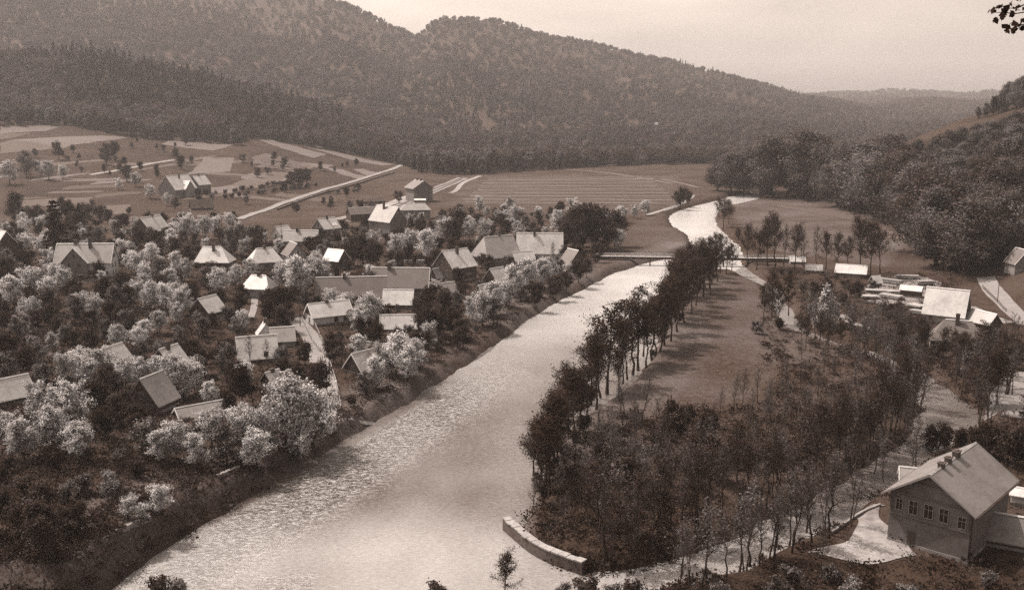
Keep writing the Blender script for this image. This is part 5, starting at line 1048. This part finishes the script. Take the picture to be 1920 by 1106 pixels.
# undergrowth: tufts of grass, nettles and suckers over the rough ground, one mass
ucol_ = bpy.data.collections.new('tuft_kinds')
for k, (a, sz, hh) in enumerate([('leaf_dark', .22, .5), ('leaf_mid', .2, .4), ('leaf_dark', .26, .8), ('twig', .16, .7)]):
    rng = np.random.default_rng(k + 5); C = rng.normal(size=(42, 3)) * np.array([.5, .5, .3 * hh]) + np.array([0, 0, hh * .5]); lv, lf = leaves_np(C, sz, rng, 0, .6); ucol_.objects.link(bpy.data.objects.new('tuft_%s' % 'abcd'[k], mesh_np('tuft', lv, lf, [M[a]])))
NU_ = 26000; uy = 108 + 300 * frng.random(NU_) ** 1.5; ux = frng.uniform(-.56, .56, NU_) * uy; udw, udm = d_water(ux, uy); upx, upy = proj(ux, uy, hgt(ux, uy))
vill = ((upx > 1430) & (upx < 1800) & (upy > 512) & (upy < 700) & (frng.random(NU_) < .6)) | inside(ux, uy, vxy) | inside(ux, uy, txy) | (uy < 150) | ((upx > 1590) & (upy > 600))
rd = np.array([not onroad(a, b, 3.0) for a, b in zip(ux, uy)]); ft = np.array([not infoot(a, b, 0) for a, b in zip(ux, uy)])
yard = inside(upx, upy, [(1530., 1050.), (1610., 945.), (1672., 945.), (1696., 1050.)])
thin = inside(ux, uy, txy) & (frng.random(NU_) < .12)
thin |= (uy < 152) & (upx > 1300) & (frng.random(NU_) < .78)
ku = vill & ~thin & (udw > .6) & rd & ft & ~yard; ux, uy = ux[ku], uy[ku]
ug = scatter('undergrowth', np.stack([ux, uy, hgt(ux, uy)], -1), frng.integers(0, 4, len(ux)), frng.uniform(.6, 1.9, len(ux)), ucol_); tag(ug, kind='stuff')

# ---------------------------------------------------------------- labels: each tree is told apart by what it stands next to
LOOK = {'hedge': 'dark hedgerow tree on the slope', 'blossom': 'white blossoming fruit tree', 'dull': 'half-blossoming grey fruit tree', 'dark': 'dark leafing orchard tree', 'bush': 'rounded low bush', 'alder': 'thin-crowned alder with clear trunk', 'bare': 'bare slender tree', 'broad': 'dense rounded leafy tree', 'spruce': 'dark pointed spruce', 'pyramid': 'pale pyramid tree', 'edge': 'leafy forest tree'}
GROUP = {'hedge': 'hedgerow trees among the slope fields', 'blossom': 'blossoming fruit trees in the village', 'dull': 'half-blossoming trees in the village', 'dark': 'dark orchard trees', 'bush': 'low bushes', 'alder': 'alders on the island and by the bridge', 'bare': 'thicket trees on the island', 'broad': 'big leafy trees on the right slope', 'spruce': 'dark conifers', 'edge': 'forest edge trees'}
LAND += [('the tall black spruce', *hit(108, 492)[:2]), ('the striped valley field', *hit(1060, 370)[:2]), ('the slope farm fields', *hit(200, 330)[:2]), ('the upper river bend', *hit(1350, 420)[:2]), ('the far meadow', *hit(1540, 410)[:2]), ('the mill race pond', *hit(1770, 770)[:2]), ('the island meadow', *hit(1360, 640)[:2]), ('the sandy yard', *hit(1620, 1000)[:2]), ('the riverbank scrub', *hit(240, 1000)[:2]), ('the pale pyramid tree', *hit(1553, 612)[:2]), ('the slope road', *hit(600, 360)[:2]), ('the bare hill field', *hit(1800, 260)[:2])]
lx = np.array([l[1] for l in LAND]); ly = np.array([l[2] for l in LAND]); buckets = {}
for t_ in TREES:
    root, kind, x, y, z, h, lab, grp = t_
    g = grp if grp and grp not in ('crest', 'pale') else GROUP.get(kind)
    if g: root['group'] = g
    if lab: root['label'] = lab; continue
    if grp == 'crest': look = 'dark rounded crest tree'
    elif grp == 'pale': look = 'pale budding tree'
    else: look = LOOK[kind]
    d = np.hypot(lx - x, (ly - y)); k = int(np.argmin(d)); dx, dy = x - lx[k] - (y - ly[k]) * lx[k] / ly[k], y - ly[k]
    rel = ('right of' if dx > 0 else 'left of') if abs(dx) > abs(dy) else ('behind' if dy > 0 else 'in front of')
    buckets.setdefault((look, rel, LAND[k][0]), []).append((d[k], root))
ORD = ['closest', 'second closest', 'third closest', 'fourth closest', 'fifth closest', 'sixth closest', 'seventh closest', 'eighth closest', 'ninth closest', 'tenth closest', 'eleventh closest', 'twelfth closest', 'thirteenth closest', 'fourteenth closest', 'fifteenth closest', 'sixteenth closest', 'seventeenth closest', 'eighteenth closest', 'nineteenth closest', 'twentieth closest', 'twenty-first closest', 'twenty-second closest', 'twenty-third closest', 'twenty-fourth closest']
for (look, rel, ref), lst in buckets.items():
    lst.sort(key=lambda q: q[0])
    for k, (d, root) in enumerate(lst):
        if len(lst) == 1: root['label'] = '%s %s %s' % (look, rel, ref)
        elif k < len(ORD): root['label'] = '%s, %s %s %s' % (look, ORD[k], rel, ref)
        else: root['label'] = '%s, farther out %s %s' % (look, rel, ref)

# ---------------------------------------------------------------- the air
hm, t, N, Lk = new_mat('haze_air'); o_ = N('ShaderNodeOutputMaterial'); v_ = N('ShaderNodeVolumePrincipled'); v_.inputs['Color'].default_value = (1, .965, 1, 1); v_.inputs['Density'].default_value = HAZE; v_.inputs['Anisotropy'].default_value = 0.25; Lk(v_.outputs[0], o_.inputs['Volume'])
zt = float(Z.max()) + 40; b = MB(); b.box(-5600, 5600, -300, 7900, -8.0, zt); hz = b.build('haze', hm); tag(hz, kind='stuff')
